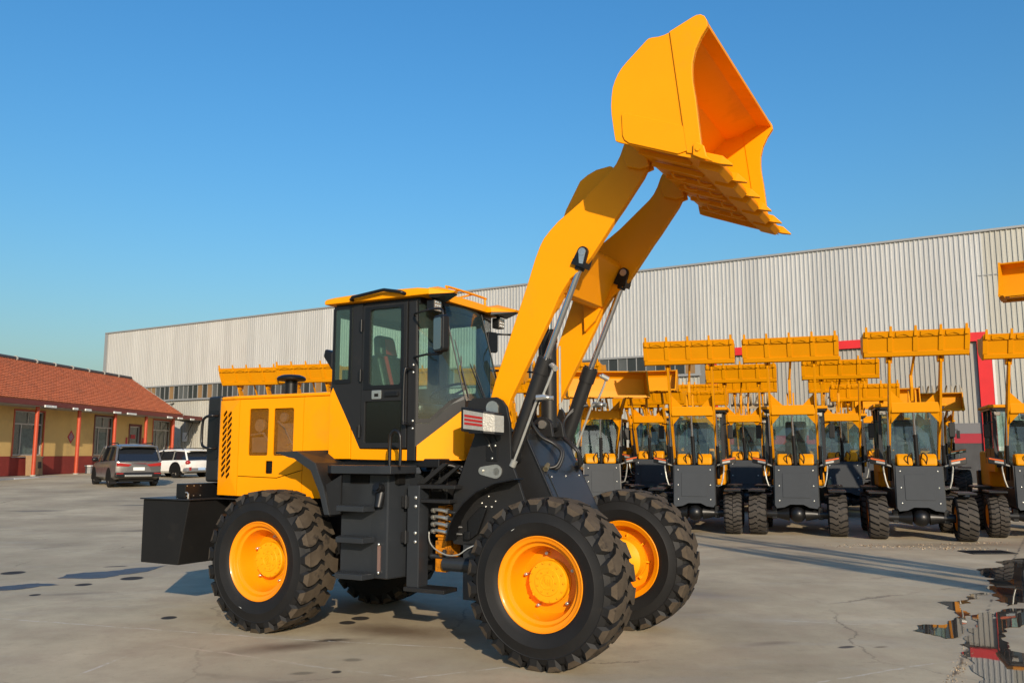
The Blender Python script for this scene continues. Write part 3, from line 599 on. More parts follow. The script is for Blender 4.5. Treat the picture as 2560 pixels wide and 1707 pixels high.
mb.build('battery_box', BLK, ML, bevel=.006)
mb = MB()
for s in (-1,1):
    for k in range(3):
        for z in (1.24,1.345): mb.cyl((-4.332,s*(.84-.09*k),z),(-4.324,s*(.84-.09*k),z),.007,n=6)
mb.build('box_bolt', ZNC, ML)
# --- engine hood ----------------------------------------------------------------
HV = .62
MB().prism([(-4.13,-.52),(-3.9,-.565),(-2.55,-.565),(-2.55,.565),(-3.9,.565),(-4.13,.52)],1.30,2.24,'z').build('engine_bay', VOID, ML)
mb = MB()
for (x0,x1,z0,z1) in ((-3.66,-3.45,1.70,1.86),(-3.30,-3.08,1.68,2.0)): mb.box(x0,x1,-.59,-.566,z0,z1)
for (x,z,r) in ((-3.55,1.98,.07),(-3.17,1.86,.085),(-3.22,2.06,.05)): mb.cyl((x,-.60,z),(x,-.566,z),r,n=20)
mb.path([(-3.68,-.585,1.88),(-3.5,-.59,1.90),(-3.42,-.585,1.80)],.014,8); mb.path([(-3.3,-.585,2.02),(-3.2,-.59,1.95),(-3.07,-.585,1.75)],.018,8)
mb.build('engine_parts', mat('engine_grey',(.075,.066,.055),.45,metal=.3,var=.5,vs=9), ML, smooth=40)
def hood_side(s):
    def mp(x,z,d):
        v = HV if x>=-3.92 else HV-(-3.92-x)*.23
        return (x, s*(v-d), z)
    slots = []
    for k in range(11):
        for j in range(2):
            x = -4.088+j*.092; z = 2.118-k*.0655-j*.012
            if not (j==0 and k>10): slots.append(obround(x,z,(.122 if k not in(0,10) else .095),.034,R(40)))
    holed([(-4.18,1.245),(-3.832,1.245),(-3.832,2.262),(-4.18,2.262)], slots, 0, .012, 'slotted_panel', YEL, ML, mp, .0)
    wins = [rrect(-3.682,-3.407,1.667,2.160,.022), rrect(-3.331,-3.057,1.665,2.156,.022)]
    latch = [rrect(-3.43,-3.332,1.48,1.612,.01,2)]
    holed([(-3.824,1.455),(-3.27,1.442),(-2.928,1.524),(-2.928,2.262),(-3.824,2.262)], wins+latch, 0, .012, 'hood_door', YEL, ML, mp)
    holed([(-3.824,1.245),(-2.928,1.245),(-2.928,1.516),(-3.268,1.434),(-3.824,1.447)], [], 0, .012, 'lower_hood_panel', YEL, ML, mp)
    holed([(-2.920,1.245),(-2.54,1.245),(-2.54,2.262),(-2.920,2.262)], [], 0, .012, 'front_hood_panel', YEL, ML, mp)
    for w_ in wins: holed(w_, [], s*(HV-.016), s*.002, 'mesh_grille', MESH, ML)
    holed(latch[0], [], s*(HV-.03), s*.004, 'latch_recess', BLK, ML)
    MB().box(-3.405,-3.357,min(s*(HV-.026),s*(HV-.006)),max(s*(HV-.026),s*(HV-.006)),1.50,1.59).build('latch_handle', VOID, ML, bevel=.004)
def meshmat():
    m = bpy.data.materials.new('perforated_grille'); m.use_nodes = True; n = m.node_tree.nodes; L = m.node_tree.links
    p = n['Principled BSDF']; p.inputs['Base Color'].default_value = (.72,.28,.006,1); p.inputs['Roughness'].default_value = .4
    tc = n.new('ShaderNodeTexCoord'); sp = n.new('ShaderNodeSeparateXYZ'); L.new(tc.outputs['Object'], sp.inputs[0])
    cb = n.new('ShaderNodeCombineXYZ'); L.new(sp.outputs[0], cb.inputs[0]); L.new(sp.outputs[2], cb.inputs[1])
    vo = n.new('ShaderNodeTexVoronoi'); vo.inputs['Scale'].default_value = 95; vo.inputs['Randomness'].default_value = 0; vo.voronoi_dimensions = '2D'; L.new(cb.outputs[0], vo.inputs['Vector'])
    mth = n.new('ShaderNodeMath'); mth.operation = 'LESS_THAN'; mth.inputs[1].default_value = .54; L.new(vo.outputs['Distance'], mth.inputs[0])
    t = n.new('ShaderNodeBsdfTransparent'); mx = n.new('ShaderNodeMixShader'); L.new(mth.outputs[0], mx.inputs[0]); L.new(p.outputs[0], mx.inputs[1]); L.new(t.outputs[0], mx.inputs[2])
    L.new(mx.outputs[0], n['Material Output'].inputs['Surface']); return m
MESH = meshmat()
hood_side(-1); hood_side(1)
MB().prism([(-4.18,-HV+.062),(-3.92,-HV+.002),(-2.54,-HV+.002),(-2.54,HV-.002),(-3.92,HV-.002),(-4.18,HV-.062)],2.264,2.305,'z').build('hood_top', YEL, ML, bevel=.022, seg=4)
MB().prism([(-4.43,-.52),(-4.185,-.557),(-4.185,.557),(-4.43,.52)],1.378,2.318,'z').build('rear_grille_cover', CHA, ML, bevel=.03, seg=3)
holed(rrect(-4.40,-4.20,1.62,2.16,.05), [], -.566, .003, 'cover_side_recess', BLK, ML, lambda x,z,d: (x, -(.5615+(x+4.185)*.15)-d, z))
MB().path([(-4.225,-.56,2.10),(-4.25,-.62,2.10),(-4.33,-.63,2.085),(-4.385,-.62,2.03),(-4.39,-.62,1.82),(-4.34,-.63,1.76),(-4.26,-.62,1.745),(-4.235,-.56,1.745)],.015,10,sub=4).build('cover_grab_handle', BLK, ML, smooth=50)
mb = MB().cyl((-3.69,0,2.30),(-3.69,0,2.54),.070,n=28); mb.build('intake_pipe', BLK, ML, smooth=40)
MB().lathe([(.0005,.100),(.10,.095),(.145,.078),(.163,.060),(.161,.04),(.15,.03),(.08,.028)],40,'z',c=(-3.69,0,2.475)).build('intake_cap', BLK, ML, smooth=50)
MB().cyl((-3.1,.25,2.30),(-3.1,.25,2.62),.05,n=20).build('exhaust_pipe', BLK, ML, smooth=40)
# --- cab base (yellow) -------------------------------------------------------------
CV = .70
def SE(z): return (-1.15-.27*max(0,z-2.2), -.36)
def QP(t,z,s=1,off=0):      # point on the angled front quarter of the cab
    a = (-1.48,-.70); b = SE(z); x = a[0]+(b[0]-a[0])*t; y = a[1]+(b[1]-a[1])*t
    return Vector((x+off*.70, s*(y-off*.70) if s>0 else -(y-off*.70), z))
for s in (-1,1):
    y0,y1 = (-CV,-CV+.04) if s<0 else (CV-.04,CV)
    MB().prism([(-2.52,2.245),(-2.50,2.305),(-2.478,2.345),(-2.254,1.945),(-2.247,1.636),(-2.52,1.636)],y0,y1).build('rear_cab_skirt', YEL, ML, bevel=.004)
    MB().prism([(-2.237,1.925),(-2.128,1.731),(-1.53,1.722),(-1.53,1.622),(-2.237,1.632)],y0,y1).build('door_sill_panel', YEL, ML, bevel=.004)
    # angled front quarter panel
    pts = [(.03,1.765),(.93,2.098),(1.0,2.10),(1.0,1.623),(.03,1.623)]
    vs = [QP(t,z,-s if s<0 else -1,.0) if False else QP(t,z,1 if s<0 else -1) for t,z in pts]; vi = [v+Vector((-.03,.03*(-s),0)) for v in vs]
    n_ = len(vs); MB().add(vs+vi,[tuple(range(n_)),tuple(range(2*n_-1,n_-1,-1))]+[(i,(i+1)%n_,n_+(i+1)%n_,n_+i) for i in range(n_)]).build('front_quarter_panel', YEL, ML, bevel=.004)
MB().box(-1.19,-1.152,-.357,.357,1.623,2.09).build('cab_front_panel', YEL, ML, bevel=.004)
MB().box(-1.19,-1.150,-.357,.357,2.095,2.19).build('windscreen_lower_frame', CHA, ML, bevel=.006)
MB().box(-2.50,-1.25,-.64,.64,1.56,1.64).box(-2.55,-2.50,-.66,.66,1.6,2.34).build('cab_floor', BLK, ML, bevel=.01)
# --- cab frame (charcoal) and glazing -------------------------------------------------
DW = dict(up=rrect(-2.024,-1.648,2.333,3.084,.03), low=rrect(-2.068,-1.636,1.788,2.184,.012,2))
for s in (-1,1):
    mpo = (lambda x,z,d,s=s: (x, s*(CV-d), z))
    # rear side frame with its pane
    rw = rrect(-2.462,-2.272,2.40,3.12,.02)
    holed([(-2.49,3.15),(-2.128,3.15),(-2.128,1.742),(-2.132,1.735),(-2.252,1.948),(-2.49,2.352)],[rw],0,.05,'rear_side_frame',CHA,ML,mpo)
    p_ = holed(rrect(-2.485,-2.255,2.372,3.135,.02),[],0,.006,'rear_side_window',GLS,ML,lambda x,z,d,s=s:(x,s*(CV+.006-d),z))
    holed(rrect(-2.485,-2.255,2.372,3.135,.02),[rrect(-2.458,-2.284,2.412,3.112,.012)],0,.003,'window_border',BLK,ML,lambda x,z,d,s=s:(x,s*(CV+.0095-d),z))
    # door
    dr = holed([(-2.116,3.128),(-1.585,3.128),(-1.578,1.738),(-2.118,1.738)],[DW['up'],DW['low']],0,.045,'door',CHA,ML,lambda x,z,d,s=s:(x,s*(CV+.012-d),z),.004)
    holed([(-2.085,3.105),(-1.612,3.105),(-1.606,2.295),(-2.092,2.295)],[rrect(-2.02,-1.652,2.337,3.08,.03)],0,.008,'door_glass_frame',BLK,dr,lambda x,z,d,s=s:(x,s*(CV+.018-d),z),.003)
    holed(DW['up'],[],0,.005,'upper_door_glass',GLS,dr,lambda x,z,d,s=s:(x,s*(CV-.004-d),z))
    holed(DW['low'],[],0,.005,'lower_door_glass',GLD,dr,lambda x,z,d,s=s:(x,s*(CV-.004-d),z))
    for z in (2.93,2.44,1.90):
        MB().cyl((-2.128,s*(CV+.018),z-.06),(-2.128,s*(CV+.018),z+.06),.013,n=10).box(-2.16,-2.10,min(s*CV,s*(CV+.016)),max(s*CV,s*(CV+.016)),z-.045,z+.045).build('door_hinge', BLK, dr, smooth=40)
    yy = sorted((s*(CV+.012),s*(CV+.019)))
    MB().prism(rrect(-1.985,-1.872,2.205,2.290,.008,2),yy[0],yy[1]).build('door_lock', ZNC, dr, bevel=.002)
    yy = sorted((s*(CV+.019),s*(CV+.021))); MB().box(-1.952,-1.905,yy[0],yy[1],2.228,2.258).build('lock_slot', VOID, dr)
    yy = sorted((s*(CV+.013),s*(CV+.032))); MB().box(-1.83,-1.67,yy[0],yy[1],2.225,2.268).build('door_handle', BLK, dr, bevel=.006)
    # front pillar
    yy = sorted((s*(CV-.05),s*(CV+.004))); MB().box(-1.572,-1.480,yy[0],yy[1],1.622,3.13).build('front_pillar', CHA, ML, bevel=.006)
    # quarter lower frame following the angled front
    S_ = 1 if s<0 else -1
    fr = [(.0,1.75),(.94,2.092),(1.0,2.105),(1.0,2.20),(.71,2.148),(.29,1.972),(.02,1.966),(.0,1.966)]
    vs = [QP(t,z,S_) for t,z in fr]; vi = [v+Vector((-.025,.025*(-s),0)) for v in vs]; n_=len(vs)
    MB().add(vs+vi,[tuple(range(n_)),tuple(range(2*n_-1,n_-1,-1))]+[(i,(i+1)%n_,n_+(i+1)%n_,n_+i) for i in range(n_)]).build('quarter_lower_frame', CHA, ML)
    # quarter pane
    low = lambda t: 1.966 if t<.29 else (1.966+(t-.29)/.42*.18 if t<.71 else 2.146+(t-.71)/.29*.054)
    vs = []; T = [0,.1,.2,.29,.4,.5,.6,.71,.85,1.0]; K = 8
    for t in T:
        for k in range(K+1): z = low(t)+(3.15-low(t))*k/K; vs.append(QP(t,z,S_,.002))
    fs = [(i*(K+1)+k,(i+1)*(K+1)+k,(i+1)*(K+1)+k+1,i*(K+1)+k+1) for i in range(len(T)-1) for k in range(K)]
    MB().add(vs,fs).build('quarter_window', GLS, ML, smooth=60)
    bd = []; o_ = [(0.0,3.15),(0.0,1.97),(.29,1.97),(.71,2.15),(1,2.2)]; i_ = [(.055,3.12),(.055,2.01),(.275,2.01),(.70,2.19),(1,2.235)]
    vs = [QP(t,z,S_,.004) for t,z in o_+i_]; MB().add(vs,[(i,i+1,i+6,i+5) for i in range(4)]).build('quarter_window_border', BLK, ML)
    MB().path([QP(1.0,2.2,S_,.004),QP(1,2.6,S_,.004),QP(1,3.15,S_,.004)],.007,6).build('windscreen_seal', BLK, ML)
# windscreen
vs = []; K = 6
for y in (-.36,-.18,0,.18,.36):
    for k in range(K+1):
        z = 2.19+(3.15-2.19)*k/K; vs.append((SE(z)[0]+.03*(1-(y/.36)**2),y,z))
MB().add(vs,[(i*(K+1)+k,(i+1)*(K+1)+k,(i+1)*(K+1)+k+1,i*(K+1)+k+1) for i in range(4) for k in range(K)]).build('windscreen', GWS, ML, smooth=60)
MB().add([(-2.5,-.62,2.4),(-2.5,.62,2.4),(-2.5,.62,3.1),(-2.5,-.62,3.1)],[(0,1,2,3)]).build('rear_window', GLS, ML)
mb = MB()
for s in (-1,1): mb.box(-2.51,-2.46,s*.66-.03,s*.66+.03,2.34,3.13)
mb.box(-2.51,-2.47,-.66,.66,3.05,3.13); mb.build('rear_cab_frame', CHA, ML, bevel=.006)
# roof
MB().box(-2.48,-1.46,-.68,.68,3.10,3.165).prism([(-1.46,-.68),(-1.40,-.42),(-1.38,0),(-1.40,.42),(-1.46,.68)],3.11,3.165,'z').build('roof_lining', BLK, ML, bevel=.004)
mb = MB(); NX = [(-2.565,0.0),(-2.45,.012),(-1.9,.03),(-1.45,.022),(-1.30,.0)]
prof = []
vs = []; VY = [-.765,-.74,-.5,-.2,.2,.5,.74,.765]; HZ = [0,.03,.052,.06,.06,.052,.03,0]
for (x,h) in NX:
    for y,hz in zip(VY,HZ):
        xx = x if x<-1.31 else (-1.30 if abs(y)>.6 else -1.36); vs.append((xx,y,3.20+hz*.7+h))
ot = len(vs)
for (x,h) in NX:
    for y in VY:
        xx = x if x<-1.31 else (-1.30 if abs(y)>.6 else -1.36); vs.append((xx,y,3.166))
n8=8; fs=[(i*n8+k,i*n8+k+1,(i+1)*n8+k+1,(i+1)*n8+k) for i in range(4) for k in range(7)]+[(ot+i*n8+k,ot+(i+1)*n8+k,ot+(i+1)*n8+k+1,ot+i*n8+k+1) for i in range(4) for k in range(7)]
fs+=[(i*n8,(i+1)*n8,ot+(i+1)*n8,ot+i*n8) for i in range(4)]+[(i*n8+7,ot+i*n8+7,ot+(i+1)*n8+7,(i+1)*n8+7) for i in range(4)]
fs+=[(k,ot+k,ot+k+1,k+1) for k in range(7)]+[(4*n8+k,4*n8+k+1,ot+4*n8+k+1,ot+4*n8+k) for k in range(7)]
roof = MB().add(vs,fs).build('roof', YEL, ML, bevel=.008)
for s in (-1,1):
    top = [(-1.40,s*.40,3.225),(-1.31,s*.765,3.226),(-1.085,s*.655,3.196),(-1.10,s*.575,3.20),(-1.30,s*.40,3.215)]
    if s>0: top = top[::-1]
    peak = Vector((-1.33,s*.58,3.272))
    bot = [(p[0]-(.0 if p[0]<-1.2 else .015),p[1],3.166 if p[0]<-1.2 else 3.178) for p in top]
    vs = [Vector(p) for p in top]+[peak]+[Vector(p) for p in bot]; n5=5
    fs = [(i,(i+1)%5,5) for i in range(5)]+[(i,6+i,6+(i+1)%5,(i+1)%5) for i in range(5)]
    MB().add(vs,fs).build('roof_visor_horn', YEL, roof, bevel=.004)
    q = [(p[0]*1.0-(.012 if p[0]>-1.2 else 0),p[1]*(.985 if p[0]<-1.2 else 1.0),3.164 if p[0]<-1.2 else 3.176) for p in top]; q2=[(p[0],p[1]*.98,3.135 if p[0]<-1.2 else 3.172) for p in q]
    MB().hexa(q[:4],q2[:4]).build('visor_underside', BLK, roof)
MB().add([(-1.36,-.45,3.232),(-1.36,.45,3.232),(-1.345,.45,3.163),(-1.345,-.45,3.163),(-1.40,-.45,3.232),(-1.40,.45,3.232),(-1.40,.45,3.163),(-1.40,-.45,3.163)],[(0,1,2,3),(4,7,6,5),(0,4,5,1),(3,2,6,7),(0,3,7,4),(1,5,6,2)]).build('roof_front_fascia', YEL, roof, bevel=.004)
mb = MB().path([(-1.42,-.30,3.20),(-1.40,-.30,3.30),(-1.40,-.27,3.325),(-1.40,.40,3.325),(-1.40,.43,3.30),(-1.40,.44,3.20)],.012,8,sub=3)
for y in (-.08,.18): mb.path([(-1.40,y,3.325),(-1.62,y,3.30),(-1.66,y,3.24)],.010,8)
mb.build('roof_rail', YEL, roof, smooth=50)
for s in (-1,1):
    MB().path([(-2.20,s*.755,3.185),(-2.20,s*.80,3.185),(-2.17,s*.815,3.20),(-1.82,s*.815,3.238),(-1.79,s*.815,3.24),(-1.60,s*.81,3.205),(-1.58,s*.80,3.197),(-1.575,s*.755,3.19)],.017,10).build('roof_grab_rail', BLK, roof, smooth=50)
MB().path([(-1.9,-.1,3.25),(-1.905,-.1,3.30)],.006,6).build('antenna_stub', SRED, roof)
# work lamps
for s in (-1,1):
    lm = MB().box(-1.385,-1.30,s*.62-.062,s*.62+.062,3.018,3.128).box(-1.36,-1.32,s*.62-.015,s*.62+.015,3.125,3.165).build('work_lamp', BLK, ML, bevel=.008)
    MB().box(-1.302,-1.296,s*.62-.055,s*.62+.055,3.024,3.122).build('lamp_plate', LEDB, lm)
    mb = MB()
    for i in range(3):
        for j in range(3): mb.cyl((-1.2955,s*.62-.034+.034*i,3.04+.033*j),(-1.289,s*.62-.034+.034*i,3.04+.033*j),.0125,.009,n=10)
    mb.build('led_reflector', LED, lm)
# mirrors
for s in (-1,1):
    mb = MB().path([(-1.50,s*.71,2.985),(-1.42,s*.80,2.985),(-1.18,s*.95,2.975),(-1.02,s*1.02,2.965),(-.965,s*1.04,2.92),(-.955,s*1.04,2.75),(-.96,s*1.04,2.60),(-1.0,s*1.03,2.56),(-1.2,s*.93,2.575),(-1.50,s*.71,2.585)],.0105,8,sub=4)
    mb.build('mirror_arm', BLK, ML, smooth=50)
    M_ = Matrix.Translation((-.985,s*1.035,2.735)) @ Matrix.Rotation(s*R(26),4,'Z')
    mh = MB().prism(rrect(-.085,.085,-.165,.165,.035),-.035,.035).xf(M_).build('mirror_housing', BLK, ML, bevel=.012, seg=3)
    MB().prism(rrect(-.066,.062,-.140,.140,.022),s*.036,s*.0395).xf(M_).build('mirror_face', MIR, mh)
    MB().prism(rrect(-.13,.13,-.20,.20,.05),-.03,.03).xf(Matrix.Translation((-1.36,s*.52,2.86)) @ Matrix.Rotation(s*R(70),4,'Z')@Matrix.Scale(.55,4)).build('inner_mirror', BLK, ML, bevel=.01)
    MB().prism([(-2.53,2.50),(-2.66,2.66),(-2.64,2.74),(-2.53,2.70)],s*.6-.06,s*.6+.06).build('rear_work_lamp', BLK, ML, bevel=.02)
    MB().path([(-1.53,s*.70,2.48),(-1.535,s*.77,2.475),(-1.555,s*.785,2.43),(-1.56,s*.785,2.0),(-1.55,s*.785,1.965),(-1.53,s*.70,1.955)],.014,10,sub=3).build('door_grab_bar', BLK, ML, smooth=50)
    mb = MB()
    for z in (2.515,2.445,1.99,1.92): mb.ell((-1.51,s*.706,z),.013,.008,.013,8,6)
    mb.build('grab_bar_bolt', ZNC, ML, smooth=60)
# wipers
MB().path([(-1.13,-.33,2.20),(-1.20,-.34,2.45),(-1.215,-.33,2.62)],.006,6).path([(-1.12,-.34,2.22),(-1.19,-.36,2.5),(-1.27,-.36,2.78)],.0055,6).build('wiper_arm', BLK, ML)
MB().path([(-1.10,-.05,2.18),(-1.20,-.16,2.52),(-1.21,-.17,2.56)],.006,6).path([(-1.10,-.03,2.18),(-1.20,-.12,2.55)],.005,6).build('wiper_arm', BLK, ML)
# interior
st = MB().box(-2.25,-1.72,-.26,.26,1.98,2.10).build('seat', SEAT, ML, bevel=.05, seg=4); st.location.z = .09
MB().hexa([(-2.32,-.25,2.08),(-2.12,-.25,2.08),(-2.12,.25,2.08),(-2.32,.25,2.08)],[(-2.42,-.23,2.62),(-2.28,-.23,2.62),(-2.28,.23,2.62),(-2.42,.23,2.62)]).build('seat_back', SEAT, st, bevel=.05, seg=4)
MB().hexa([(-2.43,-.15,2.60),(-2.29,-.15,2.60),(-2.29,.15,2.60),(-2.43,.15,2.60)],[(-2.46,-.13,2.84),(-2.34,-.13,2.84),(-2.34,.13,2.84),(-2.46,.13,2.84)]).build('headrest', SEAT, st, bevel=.05, seg=4)
for s in (-1,1):
    MB().path([(-2.11,s*.14,2.10),(-2.19,s*.14,2.35),(-2.262,s*.14,2.60)],.022,8).build('seat_stripe', SRED, st)
MB().hexa([(-2.292,-.09,2.63),(-2.28,-.09,2.63),(-2.28,.09,2.63),(-2.292,.09,2.63)],[(-2.338,-.07,2.8),(-2.326,-.07,2.8),(-2.326,.07,2.8),(-2.338,.07,2.8)]).build('headrest_patch', SRED, st)
MB().box(-2.3,-1.7,-.24,.24,1.64,1.99).build('seat_base', VOID, ML)
mb = MB().cyl((-1.42,0,1.64),(-1.55,0,2.28),.045,n=12); mb.box(-1.52,-1.36,-.08,.08,1.64,2.1); mb.build('steering_column', VOID, ML)
MB().lathe([(.19,-.014),(.204,0),(.19,.014),(.176,0)],28,'z',close=True).xf(Matrix.Translation((-1.57,0,2.31))@Matrix.Rotation(R(-22),4,'Y')).build('steering_wheel', BLK, ML, smooth=60)
MB().box(-1.40,-1.22,-.33,.33,1.64,2.08).build('dashboard', GREY, ML, bevel=.03)
MB().box(-2.30,-1.75,-.60,-.34,1.64,2.12).box(-2.30,-1.75,.34,.60,1.64,2.12).build('side_console', VOID, ML, bevel=.02)
MB().box(-1.42,-1.28,-.50,-.36,1.66,2.06).build('plastic_wrapped_box', GREY, ML, bevel=.04)
# --- rear fender, platform, tank and steps ------------------------------------------------
for s in (-1,1):
    pr_ = [(-2.87,1.70),(-2.60,1.712),(-2.365,1.60),(-2.262,1.385),(-2.18,1.127)]
    inner = [(-2.83,1.715),(-2.56,1.722),(-2.37,1.60),(-2.26,1.40),(-2.16,1.13)]
    vs = []
    for (a,b) in ((0,-.0),(0,-.018)):
        for k,(x,z) in enumerate(pr_): vs.append((x+b*.5,s*1.05,z-(.018 if b else 0)))
        for k,(x,z) in enumerate(inner): vs.append((x+b*.5,s*.63,z-(.018 if b else 0)))
    fs=[(i,i+1,5+i+1,5+i) for i in range(4)]+[(10+i,15+i,16+i,11+i) for i in range(4)]+[(i,10+i,11+i,i+1) for i in range(4)]+[(5+i,6+i,16+i,15+i) for i in range(4)]+[(0,5,15,10),(4,14,19,9)]
    fd = MB().add(vs,fs).build('rear_fender', CHA, ML, bevel=.003)
    # downturned outer lip
    lip=[(-2.87,1.70),(-2.60,1.712),(-2.365,1.60),(-2.262,1.385),(-2.18,1.127),(-2.235,1.127),(-2.30,1.32),(-2.415,1.53),(-2.63,1.642),(-2.70,1.652)]
    yy=sorted((s*1.050,s*1.064)); MB().prism(lip,yy[0],yy[1]).build('fender_lip', CHB, fd, bevel=.003)
    yy=sorted((s*.80,s*1.05)); MB().prism([(-2.18,1.127),(-2.165,1.127),(-2.06,1.14),(-2.06,1.49),(-2.24,1.40)],*sorted((s*1.03,s*1.046))).build('fender_bracket', CHA, fd)
    # platform
    plan = [(-2.28,-.66),(-2.28,-.98),(-2.16,-1.07),(-1.60,-1.07),(-1.49,-1.055),(-1.49,-.655)]
    if s>0: plan=[(x,-y) for x,y in plan][::-1]
    MB().prism(plan,1.505,1.580,'z').build('cab_step_platform', CHB, ML, bevel=.006)
    yy=sorted((s*.60,s*.87))
    tk = MB()
    tp = [(-2.18,-.42),(-2.18,-.86),(-1.83,-.86),(-1.665,-.93),(-1.55,-.95),(-1.55,-.66),(-1.55,-.42)]
    tp = [(-2.19,-.42),(-2.19,-.87),(-1.825,-.87),(-1.60,-.925),(-1.585,-.90),(-1.56,-.64),(-1.56,-.42)]
    tp = [(-2.19,-.42),(-2.19,-.88),(-1.83,-.88),(-1.632,-.90),(-1.575,-.64),(-1.56,-.42)]
    if s>0: tp=[(x,-y) for x,y in tp][::-1]
    tank = tk.prism(tp,.565,1.50,'z').build('fuel_tank' if s<0 else 'hydraulic_tank', CHB, ML, bevel=.012)
    for z in (1.165,.885,.565):
        stp = [(-2.10,-1.055),(-1.79,-1.055),(-1.77,-.90),(-2.19,-.90)]
        if s>0: stp=[(x,-y) for x,y in stp][::-1]
        sp = MB().prism(stp,z,z+.048,'z').build('step', CHB, ML, bevel=.004)
        mb = MB()
        for k in range(14): mb.box(-2.085+k*.022,-2.075+k*.022,min(s*1.05,s*.92),max(s*1.05,s*.92),z+.049,z+.056)
        mb.build('step_grip', CHB, sp)
    if s<0:
        fc = MB().cyl((-1.715,-.888,1.365),(-1.715,-.955,1.385),.048,n=24).cyl((-1.715,-.952,1.384),(-1.715,-.975,1.392),.036,n=20).build('filler_cap', BLK, tank, smooth=40)
        MB().cyl((-1.715,-.89,1.33),(-1.715,-.93,1.20),.05,.038,20).build('filler_neck', BLK, tank, smooth=40)
        MB().box(-1.735,-1.705,-.905,-.893,.63,.86).build('level_gauge', mat('gauge_glass',(.16,.10,.085),.2,coat=.5), tank)
        mb = MB()
        for z in (.62,.87): mb.ell((-1.72,-.906,z),.014,.012,.016,8,6)
        mb.build('gauge_screw', ZNC, tank, smooth=60)
        MB().box(-2.08,-1.86,-.887,-.882,1.41,1.50).box(-1.62,-1.57,-.82,-.72,1.41,1.50).build('tank_cutout', VOID, tank)
    MB().path([(-1.545,s*1.0,1.58),(-1.545,s*1.0,1.80),(-1.53,s*1.0,1.865),(-1.487,s*1.0,1.893),(-1.445,s*1.0,1.865),(-1.43,s*1.0,1.80),(-1.43,s*1.0,1.58)],.015,10,sub=3).build('platform_handle', BLK, ML, smooth=50)
    # hinge post and frame bracket
    yy=sorted((s*.60,s*.755))
    po = MB().box(-1.52,-1.385,yy[0],yy[1],.49,1.40).build('hinge_post', CHB, ML, bevel=.008)
    mb = MB()
    for z in (1.289,1.211,.972,.894): mb.ell((-1.425,s*.757,z),.017,.010,.017,10,6)
    mb.build('hinge_bolt', ZNC, po, smooth=60)
    for z in (1.25,.933): MB().cyl((-1.53,s*.762,z-.06),(-1.53,s*.762,z+.06),.012,n=10).box(-1.575,-1.50,min(s*.755,s*.765),max(s*.755,s*.765),z-.05,z+.05).build('cover_hinge', CHA, po, smooth=40)
    MB().box(-1.50,-1.01,*sorted((s*.56,s*.745)),1.372,1.405).build('upper_bracket_bar', CHA, ML, bevel=.004)
    MB().box(-1.385,-1.07,*sorted((s*.60,s*.74)),1.245,1.275).build('lower_bracket_bar', CHA, ML, bevel=.004)
    MB().box(-1.54,-1.10,*sorted((s*.55,s*.77)),.455,.492).build('bottom_bracket_plate', CHA, ML, bevel=.004)
    MB().prism([(-1.48,1.41),(-1.20,1.60),(-1.14,1.60),(-1.40,1.41)],*sorted((s*.62,s*.66))).prism([(-1.36,1.41),(-1.10,1.58),(-1.06,1.58),(-1.28,1.41)],*sorted((s*.54,s*.57))).build('diagonal_strut', CHA, ML, bevel=.003)
# --- articulation: valve block, hoses, brake line ---------------------------------------------
vb = MB().box(-1.285,-1.20,-.60,-.40,.90,1.21).box(-1.31,-1.19,-.60,-.35,.62,.90).cyl((-1.22,-.63,.80),(-1.22,-.5,.80),.045,n=14).box(-1.30,-1.17,-.615,-.58,.93,.955).build('control_valve', mat('valve_orange',(.50,.17,.005),.5,var=.5,vs=14,spec=.2,dirt=(.05,.03,.015),ds=9,dlo=.5,dhi=.62), ML, bevel=.008)
mb = MB(); mh = MB()
for k in range(4):
    z = 1.17-k*.062
    mb.path([(-1.32,-.62,z+.004),(-1.28,-.64,z+.010),(-1.20,-.65,z+.006),(-1.15,-.645,z-.006)],.016,8,sub=2); mb.cyl((-1.33,-.62,z),(-1.30,-.63,z),.022,n=8); mb.cyl((-1.16,-.645,z),(-1.14,-.645,z),.024,n=8)
    mh.path([(-1.14,-.645,z-.004),(-1.05,-.63,z-.015),(-.92,-.52,z-.02),(-.8,-.4,z)],.018,8,sub=3)
mb.build('hydraulic_fitting', ZNC, ML, smooth=45)
rnd = random.Random(5)
for k in range(7):
    a = rnd.uniform(-.5,.1); mh.path([(-1.5+rnd.uniform(-.1,.2),a,1.25),(-1.35,a-.1,1.48+rnd.uniform(-.05,.08)),(-1.15,a+rnd.uniform(-.1,.1),1.50+rnd.uniform(-.05,.06)),(-.85,a,1.35+rnd.uniform(-.05,.1)),(-.7,a,1.2)],.017,8,sub=4)
mh.build('hydraulic_hoses', HOSE, ML, smooth=60)
MB().path([(-1.34,-.66,.98),(-1.32,-.68,.90),(-1.26,-.69,.84),(-1.17,-.69,.80),(-1.09,-.69,.785),(-1.0,-.68,.80),(-.93,-.66,.85),(-.85,-.62,.89)],.007,6,sub=3).build('brake_line', STL, ML, smooth=60)
MB().cyl((-1.20,-.60,.70),(-.85,-.60,.70),.065,n=18).cyl((-1.35,-.6,.76),(-1.15,-.6,.76),.022,n=10).cyl((-1.17,-.66,.78),(-1.17,-.66,.83),.016,n=8).build('steering_cylinder', CHB, ML, smooth=40)
MB().cyl((-1.55,0,.66),(-.35,0,.66),.05,n=12).box(-1.25,-1.05,-.2,.2,.5,1.5).build('centre_pin_block', CHA, ML)
MB().cyl((-1.02,-.3,1.50),(-1.02,-.2,1.50),.07,n=16).build('blue_hydraulic_filter', mat('filter_blue',(.02,.06,.16),.35), ML, smooth=40)
